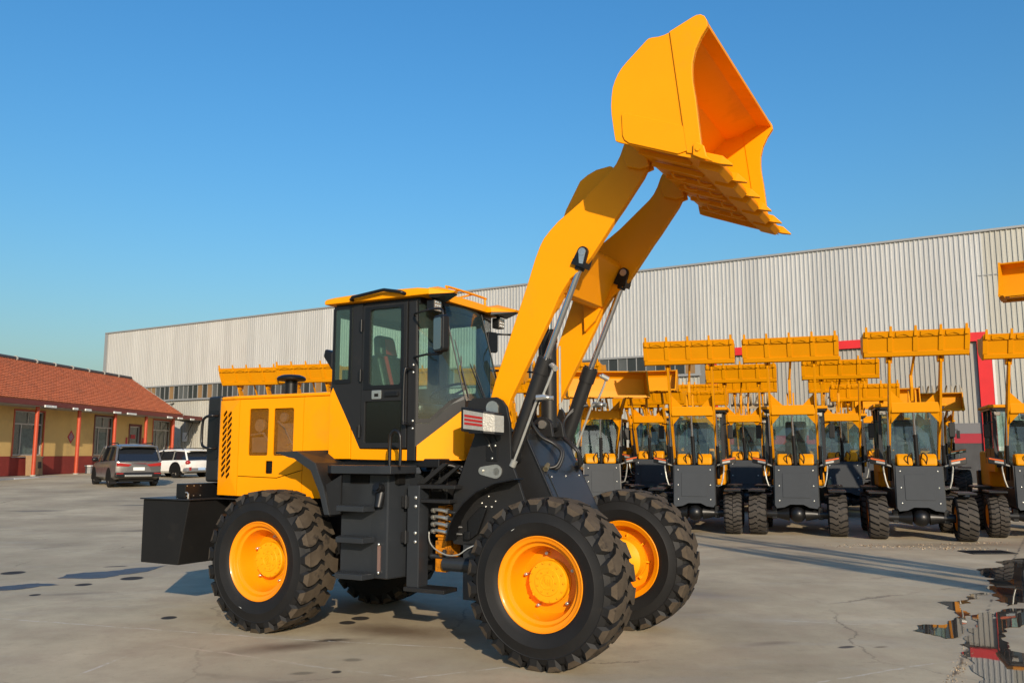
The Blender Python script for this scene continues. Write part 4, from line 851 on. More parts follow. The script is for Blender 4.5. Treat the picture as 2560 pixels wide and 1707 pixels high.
# --- front frame ------------------------------------------------------------------------------------
for s in (-1,1):
    ear = [(-.967,2.05),(-.955,2.15),(-.90,2.186),(-.66,2.190),(-.60,2.16),(-.556,2.103),(-.520,1.95),(-.508,1.62),(-.44,1.46),(-.38,1.30),(-.30,1.0),(-.34,.70),(-.55,.62),(-.80,.60),(-.80,.86),(-1.10,.88),(-1.118,.93),(-1.105,1.313),(-.885,1.853)]
    MB().prism(ear,*sorted((s*.585,s*.62))).build('front_frame_side_plate', CHA, ML, bevel=.005)
    MB().prism([(-.80,1.95),(-.46,1.85),(-.197,1.319),(.03,.86),(.05,.55),(-.5,.5),(-.9,.6),(-.95,1.4)],*sorted((s*.40,s*.43))).build('front_frame_inner_plate', CHA, ML, bevel=.004)
    mb = MB(); mb.cyl((-.697,s*.62,2.094),(-.697,s*.632,2.094),.062,n=28); mb.box(-.757,-.637,*sorted((s*.62,s*.630)),2.02,2.094); mb.cyl((-.697,s*.63,2.094),(-.697,s*.605,2.094),.036,n=20); mb.build('arm_pivot_pin', ZNC, ML, smooth=40)
    pp = [(-.66+.062*math.cos(a),1.53+.062*math.sin(a)) for a in [R(-100+200*i/10) for i in range(11)]]+[(-.80+.036*math.cos(a),1.535+.036*math.sin(a)) for a in [R(100+160*i/6) for i in range(7)]]
    mb = MB().prism(pp,*sorted((s*.62,s*.630))); mb.cyl((-.655,s*.63,1.53),(-.655,s*.605,1.53),.033,n=18); mb.cyl((-.80,s*.63,1.535),(-.80,s*.643,1.535),.016,n=10); mb.build('cylinder_pin_keeper', ZNC, ML, smooth=40)
    # headlamp on its bracket
    br = MB().prism([(-.758,1.622),(-.643,1.622),(-.643,1.775),(-.688,1.868),(-.79,1.868),(-.758,1.775)],*sorted((s*.621,s*.630))).build('headlamp_bracket', BLK, ML, bevel=.003)
    MB().box(-.80,-.66,*sorted((s*.63,s*.86)),1.862,1.876).build('bracket_arm', BLK, br)
    mb = MB()
    for x,z in ((-.727,1.757),(-.663,1.757),(-.695,1.645)): mb.ell((x,s*.632,z),.012,.007,.012,8,6)
    mb.build('bracket_bolt', ZNC, br, smooth=60)
    MB().path([(-.76,s*.70,1.87),(-.735,s*.66,1.83),(-.715,s*.64,1.78),(-.70,s*.636,1.72),(-.685,s*.625,1.70)],.006,6,sub=3).build('lamp_cable', HOSE, br)
    # housing: wrap-around lamp, side face and angled front
    pl = [(-.90,-.70),(-.90,-.83),(-.86,-.855),(-.66,-.845),(-.575,-.80),(-.53,-.72),(-.56,-.68),(-.85,-.66)]
    def lampz(x,top): return (2.085-.18*(x+.87)) if top else (1.895-.10*(x+.87))
    if s>0: pl=[(x,-y) for x,y in pl]
    vs=[(x,y,lampz(x,False)-.015) for x,y in pl]+[(x,y,lampz(x,True)+.008) for x,y in pl]; n_=len(pl)
    hl = MB().add(vs,[tuple(range(n_)),tuple(range(2*n_-1,n_-1,-1))]+[(i,(i+1)%n_,n_+(i+1)%n_,n_+i) for i in range(n_)]).build('headlamp', BLK, ML, bevel=.008)
    def strip(pts,f0,f1,off,name,m_):
        vs=[]
        for x,y in pts:
            zb=lampz(x,False); zt=lampz(x,True)
            for f in (f0,f1): vs.append((x,s*(-y if s>0 else y)*-1 if False else (y-off if s<0 else -(y-off)),zb+(zt-zb)*f))
        MB().add(vs,[(2*i,2*i+2,2*i+3,2*i+1) for i in range(len(pts)-1)]).build(name,m_,hl)
    strip([(-.858,-.858),(-.66,-.848),(-.57,-.803),(-.523,-.722)],.06,.94,.002,'lamp_lens_cover',LENS)
    for f in (.26,.44,.62): strip([(-.845,-.857),(-.665,-.848)],f,f+.115,.006,'red_marker_strip',REDL)
    # wheel guard
    gp=[(-.381,1.478),(-.58,1.439),(-.768,1.361),(-.901,1.258),(-.989,1.155),(-1.049,1.039),(-1.078,.925)]
    vs=[]; 
    for (x,z) in gp:
        nx,nz=(x/math.hypot(x,z-.66),(z-.66)/math.hypot(x,z-.66))
        for dr,yv in ((0,.622),(0,.80),(-.014,.80),(-.014,.622)): vs.append((x+nx*dr,s*yv,z+nz*dr))
    fs=[(i*4+k,i*4+(k+1)%4,(i+1)*4+(k+1)%4,(i+1)*4+k) for i in range(6) for k in range(4)]+[(0,1,2,3),(24,25,26,27)]
    g_=MB().add(vs,fs).build('front_wheel_guard', BLK, ML, bevel=.003)
    mb=MB()
    for x,z in ((-.80,1.25),(-.73,1.31),(-.76,1.22),(-.66,1.27),(-.70,1.22)): mb.ell((x,s*.628,z),.011,.008,.011,8,6)
    mb.build('guard_bolt', ZNC, g_, smooth=60)
    MB().prism([(-.93,1.10),(-.80,1.22),(-.74,1.20),(-.83,.98),(-.92,.92)],*sorted((s*.62,s*.66))).prism([(-.96,1.0),(-.90,1.0),(-.90,.93),(-.96,.93)],*sorted((s*.66,s*.672))).build('guard_bracket', BLK, g_, bevel=.006)
    MB().box(-1.0,-.80,*sorted((s*.48,s*.62)),.40,.90).build('front_frame_leg', CHB, ML, bevel=.006)
# sloping front plate
MB().add([(-.46,-.43,1.85),(-.46,.43,1.85),(.04,.43,.84),(.04,-.43,.84),(-.485,-.43,1.84),(-.485,.43,1.84),(.01,.43,.83),(.01,-.43,.83)],[(0,1,2,3),(4,7,6,5),(0,4,5,1),(3,2,6,7),(0,3,7,4),(1,5,6,2)]).build('front_cover_plate', CHB, ML, bevel=.004)
def onslope(y,f,off=0):
    return Vector((-.46+.5*f+off*.896, y, 1.85-1.01*f+off*.444))
q=[onslope(-.33,.34,.003),onslope(.33,.34,.003),onslope(.33,.95,.003),onslope(-.33,.95,.003)]; q2=[v+Vector((.0045,0,.0022)) for v in q]
MB().hexa(q,q2).build('service_hatch', CHB, ML, bevel=.002)
mb=MB()
for y in (-.30,0,.30):
    for f in (.37,.92): mb.ell(onslope(y,f,.01),.010,.010,.010,8,6)
mb.build('hatch_bolt', ZNC, ML, smooth=60)
MB().box(-.62,-.44,-.43,.43,1.80,1.86).build('front_frame_top', CHA, ML, bevel=.004)
for y in (-.12,.12): MB().prism([(-.56,1.84),(-.33,1.84),(-.35,1.97),(-.40,2.02),(-.47,2.03),(-.53,1.98)],y-.02,y+.02).build('tilt_cylinder_bracket', CHA, ML, bevel=.006)
MB().cyl((-.435,-.16,1.955),(-.435,.16,1.955),.04,n=18).build('tilt_cylinder_pin', ZNC, ML, smooth=40)
# tilt cylinder
MB().cyl((-.435,0,1.93),(-.435,0,2.80),.075,n=24).cyl((-.432,0,2.74),(-.432,0,2.86),.082,n=24).cyl((-.435,-.09,1.955),(-.435,.09,1.955),.065,n=20).build('tilt_cylinder', CHA, ML, smooth=40)
MB().cyl((-.432,0,2.86),(-.42,0,3.32),.032,n=20).build('tilt_rod', CHR, ML, smooth=40)
MB().cyl((-.33,.02,2.1),(-.33,.02,2.70),.012,n=8).cyl((-.53,-.05,2.05),(-.53,-.05,2.72),.012,n=8).build('tilt_cylinder_pipe', STL, ML, smooth=40)
# --- lift arms --------------------------------------------------------------------------------------
arm=[(-.80,2.06),(-.815,2.10),(-.77,2.192),(-.726,2.334),(-.389,3.21),(-.312,3.433),(-.261,3.55),(-.223,3.615),(-.159,3.683),(-.076,3.757),(.031,3.826),(.137,3.898),(.305,4.035),(.44,4.145),(.485,4.195),(.525,4.265),(.561,4.356),(.60,4.42),(.67,4.44),(.745,4.40),(.78,4.32),(.782,4.24),(.777,4.18),(.766,4.105),(.729,4.037),(.64,3.92),(.543,3.79),(.465,3.695),(.306,3.483),(.235,3.39),(.13,3.285),(.03,3.215),(-.04,3.12),(-.082,3.055),(-.165,2.888),(-.568,2.165),(-.60,2.06),(-.64,2.0),(-.70,1.975),(-.76,2.0)]
for s in (-1,1):
    MB().prism(arm,*sorted((s*.46,s*.53))).build('lift_arm', YEL, ML, bevel=.008)
cb=[(-.24,3.17),(-.15,3.11),(-.10,3.095),(-.055,3.12),(.05,3.34),(.14,3.50),(.13,3.55),(.07,3.57),(-.06,3.50),(-.18,3.32)]
MB().prism(cb,-.46,.46).build('arm_cross_beam', YEL, ML, bevel=.02)
for s in (-1,1):   # curved gussets where the beam meets the arms
    gs=[(-.16,2.93),(-.10,2.96),(-.02,3.02),(.04,3.05),(-.15,3.10)]
    MB().prism([(-.25,3.17),(-.06,3.10),(-.13,2.98),(-.24,2.88)],*sorted((s*.40,s*.46))).build('cross_beam_gusset', YEL, ML, bevel=.006)
bell=[(-.47,3.28),(-.45,3.40),(-.33,3.70),(-.21,4.0),(-.06,4.26),(.02,4.31),(.11,4.345),(.25,4.36),(.33,4.30),(.30,4.20),(.12,4.02),(-.03,3.80),(-.12,3.58),(-.22,3.42),(-.33,3.26),(-.42,3.23)]
MB().prism(bell,-.075,.075).build('bell_crank', YEL, ML, bevel=.012)
MB().cyl((.26,0,4.29),(.82,0,4.62),.045,n=14).build('bucket_link', YEL, ML, smooth=40)
MB().prism([(-.19,3.52),(.06,3.54),(.03,3.66),(-.05,3.70)],-.12,-.085).prism([(-.19,3.52),(.06,3.54),(.03,3.66),(-.05,3.70)],.085,.12).build('bell_crank_bracket', YEL, ML, bevel=.006)
for s in (-1,1):
    a=Vector((-.56,s*.50,1.66)); b=Vector((-.222,s*.50,2.512)); e=Vector((.173,s*.50,3.44))
    d=(b-a).normalized(); d2=(e-b).normalized()
    lc=MB().cyl(a,b,.068,n=28).cyl(b-d*.13,b+d*.01,.077,n=28).cyl((a.x,s*.44,a.z),(a.x,s*.57,a.z),.07,n=20)
    for k in range(5):
        t=2*math.pi*k/5; n1=d.orthogonal().normalized(); n2=d.cross(n1); p=b+d*.01+(n1*math.cos(t)+n2*math.sin(t))*.058; lc.cyl(p,p+d*.018,.011,n=6)
    lc.build('lift_cylinder', CHA, ML, smooth=40)
    MB().cyl(b,e-d2*.14,.028,n=24).build('lift_rod', CHR, ML, smooth=40)
    mb=MB().cyl(e-d2*.16,e-d2*.08,.045,.05,20); perp=Vector((-d2.z,0,d2.x))
    for o in (.0,):
        c0=e-d2*.10
        y0,y1=sorted((s*.515,s*.60)); 
        pts=[c0-perp*.062,c0+perp*.062]; poly=[((c0-perp*.06).x,(c0-perp*.06).z)]+[((e+perp*.05*math.cos(t)+d2*.05*math.sin(t)).x,(e+perp*.05*math.cos(t)+d2*.05*math.sin(t)).z) for t in [math.pi-math.pi*i/10 for i in range(11)]]+[((c0+perp*.06).x,(c0+perp*.06).z)]
        mb.prism(poly,*sorted((s*.534,s*.566))); mb.prism(poly,*sorted((s*.424,s*.456)))
    mb.hexa([c0-perp*.062+Vector((0,-.068,0))-d2*.03,c0+perp*.062+Vector((0,-.068,0))-d2*.03,c0+perp*.062+Vector((0,.068,0))-d2*.03,c0-perp*.062+Vector((0,.068,0))-d2*.03],[c0-perp*.062+Vector((0,-.068,0))+d2*.02,c0+perp*.062+Vector((0,-.068,0))+d2*.02,c0+perp*.062+Vector((0,.068,0))+d2*.02,c0-perp*.062+Vector((0,.068,0))+d2*.02])
    mb.build('rod_clevis', BLK, ML, smooth=35)
    MB().cyl((e.x,s*.415,e.z),(e.x,s*.578,e.z),.034,n=24).prism([(e.x-.03,e.z-.10),(e.x+.005,e.z-.11),(e.x+.034,e.z),(e.x-.034,e.z)],*sorted((s*.5665,s*.573))).build('clevis_pin', ZNC, ML, smooth=40)
    MB().path([(-.15,s*.56,2.46),(-.10,s*.60,2.42),(-.12,s*.605,2.36),(-.195,s*.605,2.20),(-.20,s*.605,2.18),(-.25,s*.605,2.165),(-.265,s*.605,2.14),(-.42,s*.605,1.77),(-.495,s*.605,1.60)],.0115,8).cyl((-.13,s*.56,2.455),(-.075,s*.605,2.42),.026,n=10).cyl((-.48,s*.605,1.625),(-.505,s*.605,1.575),.030,n=12).build('cylinder_pipe', STL, ML, smooth=40)
    MB().cyl((-.20,s*.62,2.175),(-.10,s*.60,2.165),.02,n=8).cyl((-.25,s*.63,2.17),(-.17,s*.61,2.175),.028,n=8).ell((-.17,s*.61,2.17),.05,.03,.025,10,6).build('pipe_clamp', ZNC, ML, smooth=40)
    for k in range(2):
        MB().path([(-.26,s*.52,2.16),(-.37,s*(.46),2.12+.02*k),(-.45,s*(.36),2.0),(-.40,s*(.27-.03*k),1.85),(-.30,s*(.20-.04*k),1.78),(-.215,s*(.20-.04*k),1.70),(-.23,s*(.26-.03*k),1.585-.02*k),(-.285,s*(.30-.02*k),1.56)],.0155,10,sub=5).build('lift_hose', HOSE, ML, smooth=60)
    f0=onslope(s*.31,.27,.03); f1=onslope(s*.40,.31,.03)
    MB().cyl(f0,f1,.019,n=10).cyl(f0*.6+f1*.4,f1,.026,n=6).build('hose_end_fitting', mat('brass_fitting_%s'%('a' if s<0 else 'b'),(.42,.36,.22),.35,metal=.8), ML, smooth=40)
# --- bucket ------------------------------------------------------------------------------------------
BW=1.18
side=[(1.456,5.013),(1.485,4.992),(1.503,4.955),(1.506,4.908),(1.451,4.832),(1.405,4.741),(1.381,4.644),(1.377,4.57),(1.379,4.492),(1.399,4.336),(1.431,3.969),(1.455,3.86),(1.464,3.852),(1.247,3.933),(.775,4.122),(.742,4.14),(.732,4.198),(.712,4.36),(.709,4.43),(.714,4.51),(.725,4.585),(.745,4.64),(.772,4.691),(.805,4.735),(.847,4.774),(1.015,4.915),(1.035,4.927),(1.06,4.928),(1.113,4.922),(1.16,4.925),(1.21,4.937),(1.394,5.008),(1.425,5.016)]
bk = MB()
prof_o=[(1.50,4.955),(1.36,4.985),(1.13,4.905),(1.03,4.90),(.86,4.765),(.79,4.69),(.742,4.585),(.728,4.44),(.745,4.26),(.765,4.195),(.82,4.155),(1.44,3.905),(1.53,3.862)]
th=.022
def offp(p,d):
    out=[]
    for i in range(len(p)):
        a=Vector(p[max(0,i-1)]); b=Vector(p[min(len(p)-1,i+1)]); t=(b-a).normalized(); out.append((p[i][0]-t.y*d,p[i][1]+t.x*d))
    return out
prof_i=offp(prof_o,th)
bucket=bk.prism(prof_o+prof_i[::-1],-BW+.02,BW-.02).build('bucket', YEL, ML, smooth=25)
for s in (-1,1):
    MB().prism(side,*sorted((s*(BW-.022),s*(BW+.004)))).build('bucket_side_plate', YEL, bucket, bevel=.004)
    edge=[(1.208,4.936),(1.394,5.008),(1.425,5.016),(1.456,5.013),(1.485,4.992),(1.503,4.955),(1.506,4.908),(1.451,4.832),(1.405,4.741),(1.381,4.644),(1.377,4.57),(1.379,4.492),(1.399,4.336),(1.431,3.969),(1.436,3.90),(1.318,3.938)]
    MB().prism(edge,*sorted((s*(BW-.03),s*(BW+.018)))).build('side_edge_plate', YEL, bucket, bevel=.004)
    wp=[(.80,4.345),(.82,4.352),(1.285,4.16),(1.305,4.14),(1.318,3.955),(1.25,3.942),(.86,4.098),(.822,4.13),(.806,4.17)]
    MB().prism(wp,*sorted((s*(BW+.004),s*(BW+.016)))).build('side_wear_plate', YEL, bucket, bevel=.003)
    MB().prism([(1.375,3.99),(1.40,4.0),(1.455,3.965),(1.475,3.88),(1.52,3.83),(1.43,3.87),(1.37,3.905)],*sorted((s*(BW+.018),s*(BW+.04)))).build('corner_guard', YEL, bucket, bevel=.006)
    MB().cyl((1.412,s*(BW+.04),3.945),(1.412,s*(BW+.05),3.945),.02,n=6).build('corner_bolt', YEL, bucket)
fd_=Vector((.929,0,-.371)); fn=Vector((-.371,0,-.929))   # along the floor, and out of its underside
MB().add([(1.30,-BW+.02,3.962),(1.545,-BW+.02,3.864),(1.545,BW-.02,3.864),(1.30,BW-.02,3.962),(1.29,-BW+.02,3.935),(1.53,-BW+.02,3.840),(1.53,BW-.02,3.840),(1.29,BW-.02,3.935)],[(0,1,2,3),(4,7,6,5),(0,4,5,1),(3,2,6,7),(0,3,7,4),(1,5,6,2)]).build('cutting_edge', YEL, bucket, bevel=.003)
for k in range(6):
    y=-1.13+k*.452
    c=Vector((1.40,y,3.885)); W_=.038
    a=c; b=c+fd_*.17; t=c+fd_*.255+fn*(-.012)
    vs=[a+Vector((0,-W_,0)),a+Vector((0,W_,0)),b+Vector((0,W_*.9,0)),b+Vector((0,-W_*.9,0)),t+Vector((0,-W_*.55,0)),t+Vector((0,W_*.55,0))]
    up=-fn
    vt=[vs[0]+fn*.0+up*-.03,vs[1]+up*-.03,vs[2]+up*.075,vs[3]+up*.075]
    MB().add(vs+[vs[0]+up*.06,vs[1]+up*.06,vs[2]+up*.062,vs[3]+up*.062,vs[4]+up*.010,vs[5]+up*.010],
       [(0,1,2,3),(3,2,5,4),(6,9,8,7),(9,10,11,8),(0,6,7,1),(0,3,9,6),(3,4,10,9),(1,7,8,2),(2,8,11,5),(4,5,11,10)]).build('bucket_tooth', YEL, bucket, bevel=.003)
    if k<5:
        c2=Vector((1.44,y+.226,3.872)); W2=.17
        p=[c2+fd_*-.06+Vector((0,-W2,0)),c2+fd_*-.06+Vector((0,W2,0)),c2+fd_*.095+Vector((0,W2*.93,0)),c2+fd_*.095+Vector((0,-W2*.93,0))]
        p=[p[0],p[1],p[2]+fd_*.03,p[3]+fd_*.03]; MB().hexa([v+fn*.045-(fd_*.03 if i>1 else fd_*0) for i,v in enumerate(p)],[v-fn*.005 for v in p]).build('bolt_on_edge', YEL, bucket, bevel=.004)
        mb=MB()
        for dy in (-.10,.10): mb.cyl(c2+Vector((0,dy,0))+fn*.02,c2+Vector((0,dy,0))+fn*.034,.018,n=8)
        mb.build('edge_bolt', YEL, bucket)
for y in (-.95,-.62,-.25,.12,.48,.85):
    c=Vector((.86,y,4.118)); q=[c+Vector((0,-.02,0)),c+Vector((0,.02,0)),c+fd_*.46+Vector((0,.02,0)),c+fd_*.46+Vector((0,-.02,0))]
    MB().hexa([v+fn*.032 for v in q],[v-fn*.005 for v in q]).build('floor_wear_strip', YEL, bucket, bevel=.003)
for y in (-.45,-.1,.3,.65):
    for f in (.12,.36):
        c=Vector((.86,y,4.12))+fd_*f; MB().path([c+fn*.012,c+fn*.03+Vector((0,.068,0)),c+fd_*.05+fn*.03+Vector((0,.10,0)),c+fd_*.09+fn*.012+Vector((0,.11,0))],.012,6,sub=2).build('wear_pad_weld', YEL, bucket)
for y in (-.495,.495):
    MB().prism([(.60,4.14),(.57,4.24),(.60,4.33),(.76,4.42),(.80,4.12),(.72,4.10)],y-.075,y-.045).prism([(.60,4.14),(.57,4.24),(.60,4.33),(.76,4.42),(.80,4.12),(.72,4.10)],y+.045,y+.075).build('bucket_hinge_lug', YEL, bucket, bevel=.006)
# ================================================================== parked compact loaders
FT = {}
for kd in ('chevron','block','bias'): FT[kd] = tyre_mesh('tyre', .43, .225, .37, 20 if kd!='block' else 26, .030, [RUB, TRD], kd, n=40)
f_rim = lathe_mesh('wheel', [(.0005,-.05),(.10,-.06),(.12,-.03),(.19,-.02),(.205,-.10),(.225,-.15),(.235,-.16),(.238,-.14),(.225,-.12),(.22,0),(.225,.12),(.238,.14),(.235,.16),(.205,.10),(.19,.02),(.0005,.02)], RIM, n=32)
FM = {}
def fm(name, mb, mats, smooth=None): 
    if name not in FM: FM[name] = mb().mesh(name, mats, smooth)
    return FM[name]
HLW = mat('fleet_headlamp_white',(.42,.42,.41),.2,metal=.4)
def bucket_local(mb_only=True):
    pass
def make_fleet_bucket(parent):
    # local frame of the hinge; floor faces forward (+x), teeth up; copied by every machine
    prof_o = [(.16,.50),(.10,.04),(.06,-.02),(-.05,-.03),(-.35,-.01),(-.46,.06),(-.50,.17),(-.46,.29)]
    prof_i = [(.135,.50),(.078,.05),(.05,.01),(-.05,.0),(-.34,.018),(-.44,.08),(-.475,.18),(-.44,.28)]
    bkt = MB().prism(prof_o+prof_i[::-1],-.92,.92).build('bucket', YBG, parent)
    for s in (-1,1):
        MB().prism([(.16,.50),(.10,.03),(.06,-.03),(-.05,-.04),(-.35,-.02),(-.47,.05),(-.51,.17),(-.47,.30),(-.28,.33),(-.05,.40)],*sorted((s*.915,s*.945))).build('bucket_side_plate', YBG, bkt)
    fx = lambda z: .10+(z-.04)*.1304
    def slab(y0,y1,z0,z1,th): return MB().hexa([(fx(z0),y0,z0),(fx(z0)+th,y0,z0),(fx(z0)+th,y1,z0),(fx(z0),y1,z0)],[(fx(z1),y0,z1),(fx(z1)+th,y0,z1),(fx(z1)+th,y1,z1),(fx(z1),y1,z1)])
    slab(-.93,.93,.012,.105,.022).build('floor_heel_strip', YBG, bkt, bevel=.004)
    for k in range(5): y = -.90+k*.45; slab(y-.045,y+.045,.11,.40,.020).build('floor_rib', YBG, bkt, bevel=.004)
    slab(-.935,.935,.405,.53,.026).build('cutting_edge', YBG, bkt, bevel=.004)
    for k in range(5):
        y = -.88+k*.44; MB().hexa([(fx(.44)+.024,y-.03,.43),(fx(.44)+.055,y-.03,.43),(fx(.44)+.055,y+.03,.43),(fx(.44)+.024,y+.03,.43)],[(fx(.62)+.01,y-.022,.63),(fx(.62)+.03,y-.022,.63),(fx(.62)+.03,y+.022,.63),(fx(.62)+.01,y+.022,.63)]).build('tooth', YBG, bkt, bevel=.003)
        if k<4:
            yc = y+.22; pts = [(yc-.13,.505),(yc-.135,.44),(yc-.11,.425),(yc-.06,.445),(yc,.465),(yc+.06,.445),(yc+.10,.425),(yc+.125,.44),(yc+.12,.505)]
            vs = [(fx(z)+.027,yy,z) for yy,z in pts]+[(fx(z)+.044,yy,z) for yy,z in pts]; n_ = len(pts)
            MB().add(vs,[tuple(range(n_)),tuple(range(2*n_-1,n_-1,-1))]+[(i,(i+1)%n_,n_+(i+1)%n_,n_+i) for i in range(n_)]).build('edge_shoe', YBG, bkt)
    for y in (-.46,.46): MB().prism([(.03,-.02),(-.02,-.16),(-.12,-.18),(-.2,-.03)],y-.055,y-.03).prism([(.03,-.02),(-.02,-.16),(-.12,-.18),(-.2,-.03)],y+.03,y+.055).build('hinge_lug', YBG, bkt)
    return bkt
TANG = mat('grapple_tan',(.36,.29,.19),.6,var=.2,vs=3)
def make_grapple(parent):
    gq = MB().box(-.25,.05,-.7,.7,-.12,.05).build('grapple_frame', TANG, parent, bevel=.01)
    for k in range(5):
        y = -.62+k*.31
        for sg in (1,-1):
            pts = [(.0,.02),(.22*sg+.05,.18),(.34*sg+.05,.40),(.25*sg+.05,.62),(.02*sg+.05,.74)]
            MB().path([(x,y+.05*sg,z) for x,z in pts],[.05,.055,.05,.04,.015],6,sub=3).build('grapple_tine', TANG, gq)
    MB().path([(-.1,-.4,.05),(.1,-.2,.35),(.05,.1,.45)],.04,6,sub=3).build('grapple_arm', TANG, gq); MB().cyl((-.1,.2,.05),(.08,.35,.42),.045,n=8).build('grapple_cylinder', TANG, gq)
    return gq
def make_fleet(tread, pose, attach='bucket'):
    """compact loader; local +x is its front, front axle at x=0"""
    r = empty('compact_loader')
    wl = []
    for x in (0,-2.0):
        for s in (-1,1):
            q = link('wheel', f_rim, r, loc=(x,s*.79,.425)); q.rotation_euler = (0,.3*s+x,math.pi if s>0 else 0); link('tyre', FT[tread], q)
    # front frame and axle
    MB().cyl((0,-.62,.43),(0,.62,.43),.085,n=14).build('axle_tube', BLK, r, smooth=40)
    MB().ell((.06,0,.43),.17,.17,.165,16,10).build('axle_ball', BLK, r, smooth=60)
    for s in (-1,1): MB().cyl((0,s*.16,.43),(0,s*.40,.43),.14,.085,14,False).build('axle_cone', BLK, r, smooth=40); MB().box(-.07,.07,s*.46-.05,s*.46+.05,.33,.58).build('axle_clamp', BLK, r, bevel=.01)
    plate = [(-.42,1.44),(.42,1.44),(.435,.62),(.40,.56),(.25,.58),(.13,.64),(-.13,.64),(-.25,.58),(-.40,.56),(-.435,.62)]
    vs = [(.10+(1.44-z)*.16,y,z) for y,z in plate]+[(.07+(1.44-z)*.16,y,z) for y,z in plate]; n_ = len(plate)
    fp = MB().add(vs,[tuple(range(n_)),tuple(range(2*n_-1,n_-1,-1))]+[(i,(i+1)%n_,n_+(i+1)%n_,n_+i) for i in range(n_)]).build('front_plate', PLT, r, bevel=.005)
    rec = rrect(-.27,.27,.78,1.28,.02,2); px = lambda z: .10+(1.44-z)*.16
    vs = [(px(z)+.001,y,z) for y,z in rec]+[(px(z)+.012,y,z) for y,z in rec]; n_ = len(rec)
    MB().add(vs,[tuple(range(n_)),tuple(range(2*n_-1,n_-1,-1))]+[(i,(i+1)%n_,n_+(i+1)%n_,n_+i) for i in range(n_)]).build('pressed_panel', PLT, fp, bevel=.004)
    for y in (-.34,.34):
        for z in (1.34,1.02,.72): MB().ell((px(z)+.004,y,z),.010,.018,.018,8,6).build('plate_bolt', ZNC, fp, smooth=60)
    for s in (-1,1): MB().prism([(.08,1.44),(-.55,1.55),(-.75,1.2),(-.75,.62),(.18,.6)],s*.43-.02,s*.43+.02).build('side_frame', BLK, r)
    MB().box(-.7,-.1,-.41,.41,.5,1.40).build('frame_core', VOID, r)
    for s in (-1,1):   # inner yellow humps behind the plate
        MB().prism([(-.02,1.44),(-.05,1.60),(-.15,1.68),(-.35,1.68),(-.45,1.44)],s*.22-.15,s*.22+.15).build('yellow_cowl', YBG, r, bevel=.04)
    # rear body
    MB().box(-3.0,-.95,-.42,.42,.55,.95).build('rear_chassis', BLK, r); MB().box(-3.15,-1.9,-.58,.58,.95,1.75).build('engine_hood', YBG, r, bevel=.05); MB().box(-3.35,-3.10,-.65,.65,.55,1.3).build('counterweight', BLK, r, bevel=.03)
    for s in (-1,1):
        MB().box(-1.55,-.75,min(s*.55,s*.80),max(s*.55,s*.80),.75,.80).build('step_plate', BLK, r); MB().box(-2.45,-1.55,min(s*.62,s*.95),max(s*.62,s*.95),.93,.97).build('rear_mudguard', BLK, r)
        MB().box(-.42,.40,min(s*.62,s*.96),max(s*.62,s*.96),.90,.94).build('front_mudguard', BLK, r, bevel=.01)
        MB().prism([(-1.95,1.30),(-.85,1.30),(-.75,1.60),(-1.95,1.60)],s*.60-.03,s*.60+.03).build('cab_side_panel', YBG, r, bevel=.01)
    # cab
    CBX0,CBX1 = -1.95,-.80
    cf = MB()
    for s in (-1,1):
        cf.hexa([(CBX1,s*.60-.035,1.45),(CBX1+.07,s*.60-.035,1.45),(CBX1+.07,s*.60+.035,1.45),(CBX1,s*.60+.035,1.45)],[(CBX1-.12,s*.57-.035,2.62),(CBX1-.05,s*.57-.035,2.62),(CBX1-.05,s*.57+.035,2.62),(CBX1-.12,s*.57+.035,2.62)])
    cab = MB().box(CBX0,CBX1,-.60,.60,1.40,1.48).build('cab_floor', BLK, r)
    cf.build('cab_front_pillars', BLK, cab) if False else None
    for s in (-1,1):
        MB().hexa([(CBX1,s*.60-.035,1.48),(CBX1+.07,s*.60-.035,1.48),(CBX1+.07,s*.60+.035,1.48),(CBX1,s*.60+.035,1.48)],[(CBX1-.12,s*.57-.035,2.62),(CBX1-.05,s*.57-.035,2.62),(CBX1-.05,s*.57+.035,2.62),(CBX1-.12,s*.57+.035,2.62)]).build('front_pillar', BLK, cab)
        MB().box(CBX0,CBX0+.10,s*.59-.04,s*.59+.04,1.48,2.62).build('rear_pillar', BLK, cab); MB().box(-1.34,-1.28,s*.60-.03,s*.60+.03,1.48,2.62).build('door_pillar', BLK, cab)
        MB().box(CBX0,CBX1,s*.60-.025,s*.60+.025,1.48,1.80).build('door_panel', BLK, cab)
        MB().add([(CBX0+.1,s*.60,1.80),(CBX1,s*.60,1.80),(CBX1-.1,s*.58,2.60),(CBX0+.1,s*.59,2.60)],[(0,1,2,3)]).build('side_glass', GBG, cab)
        MB().path([(CBX1+.02,s*.62,2.35),(CBX1+.12,s*.74,2.36),(CBX1+.13,s*.76,2.30)],.012,6).build('mirror_arm', BLK, cab); MB().box(CBX1+.10,CBX1+.15,s*.76-.06,s*.76+.06,2.02,2.32).build('mirror', BLK, cab, bevel=.015)
        lm = MB().box(CBX1-.06,CBX1+.0,s*.52-.065,s*.52+.065,2.50,2.58).build('work_lamp', BLK, cab); MB().box(CBX1+.001,CBX1+.008,s*.52-.058,s*.52+.058,2.505,2.575).build('lamp_face', LED, lm)
    MB().add([(CBX1+.06,-.57,1.48),(CBX1+.06,.57,1.48),(CBX1-.06,.54,2.60),(CBX1-.06,-.54,2.60)],[(0,1,2,3)]).build('windscreen', GBG, cab)
    MB().add([(CBX0+.02,-.55,1.85),(CBX0+.02,.55,1.85),(CBX0+.02,.55,2.60),(CBX0+.02,-.55,2.60)],[(0,1,2,3)]).build('rear_glass', GBG, cab)
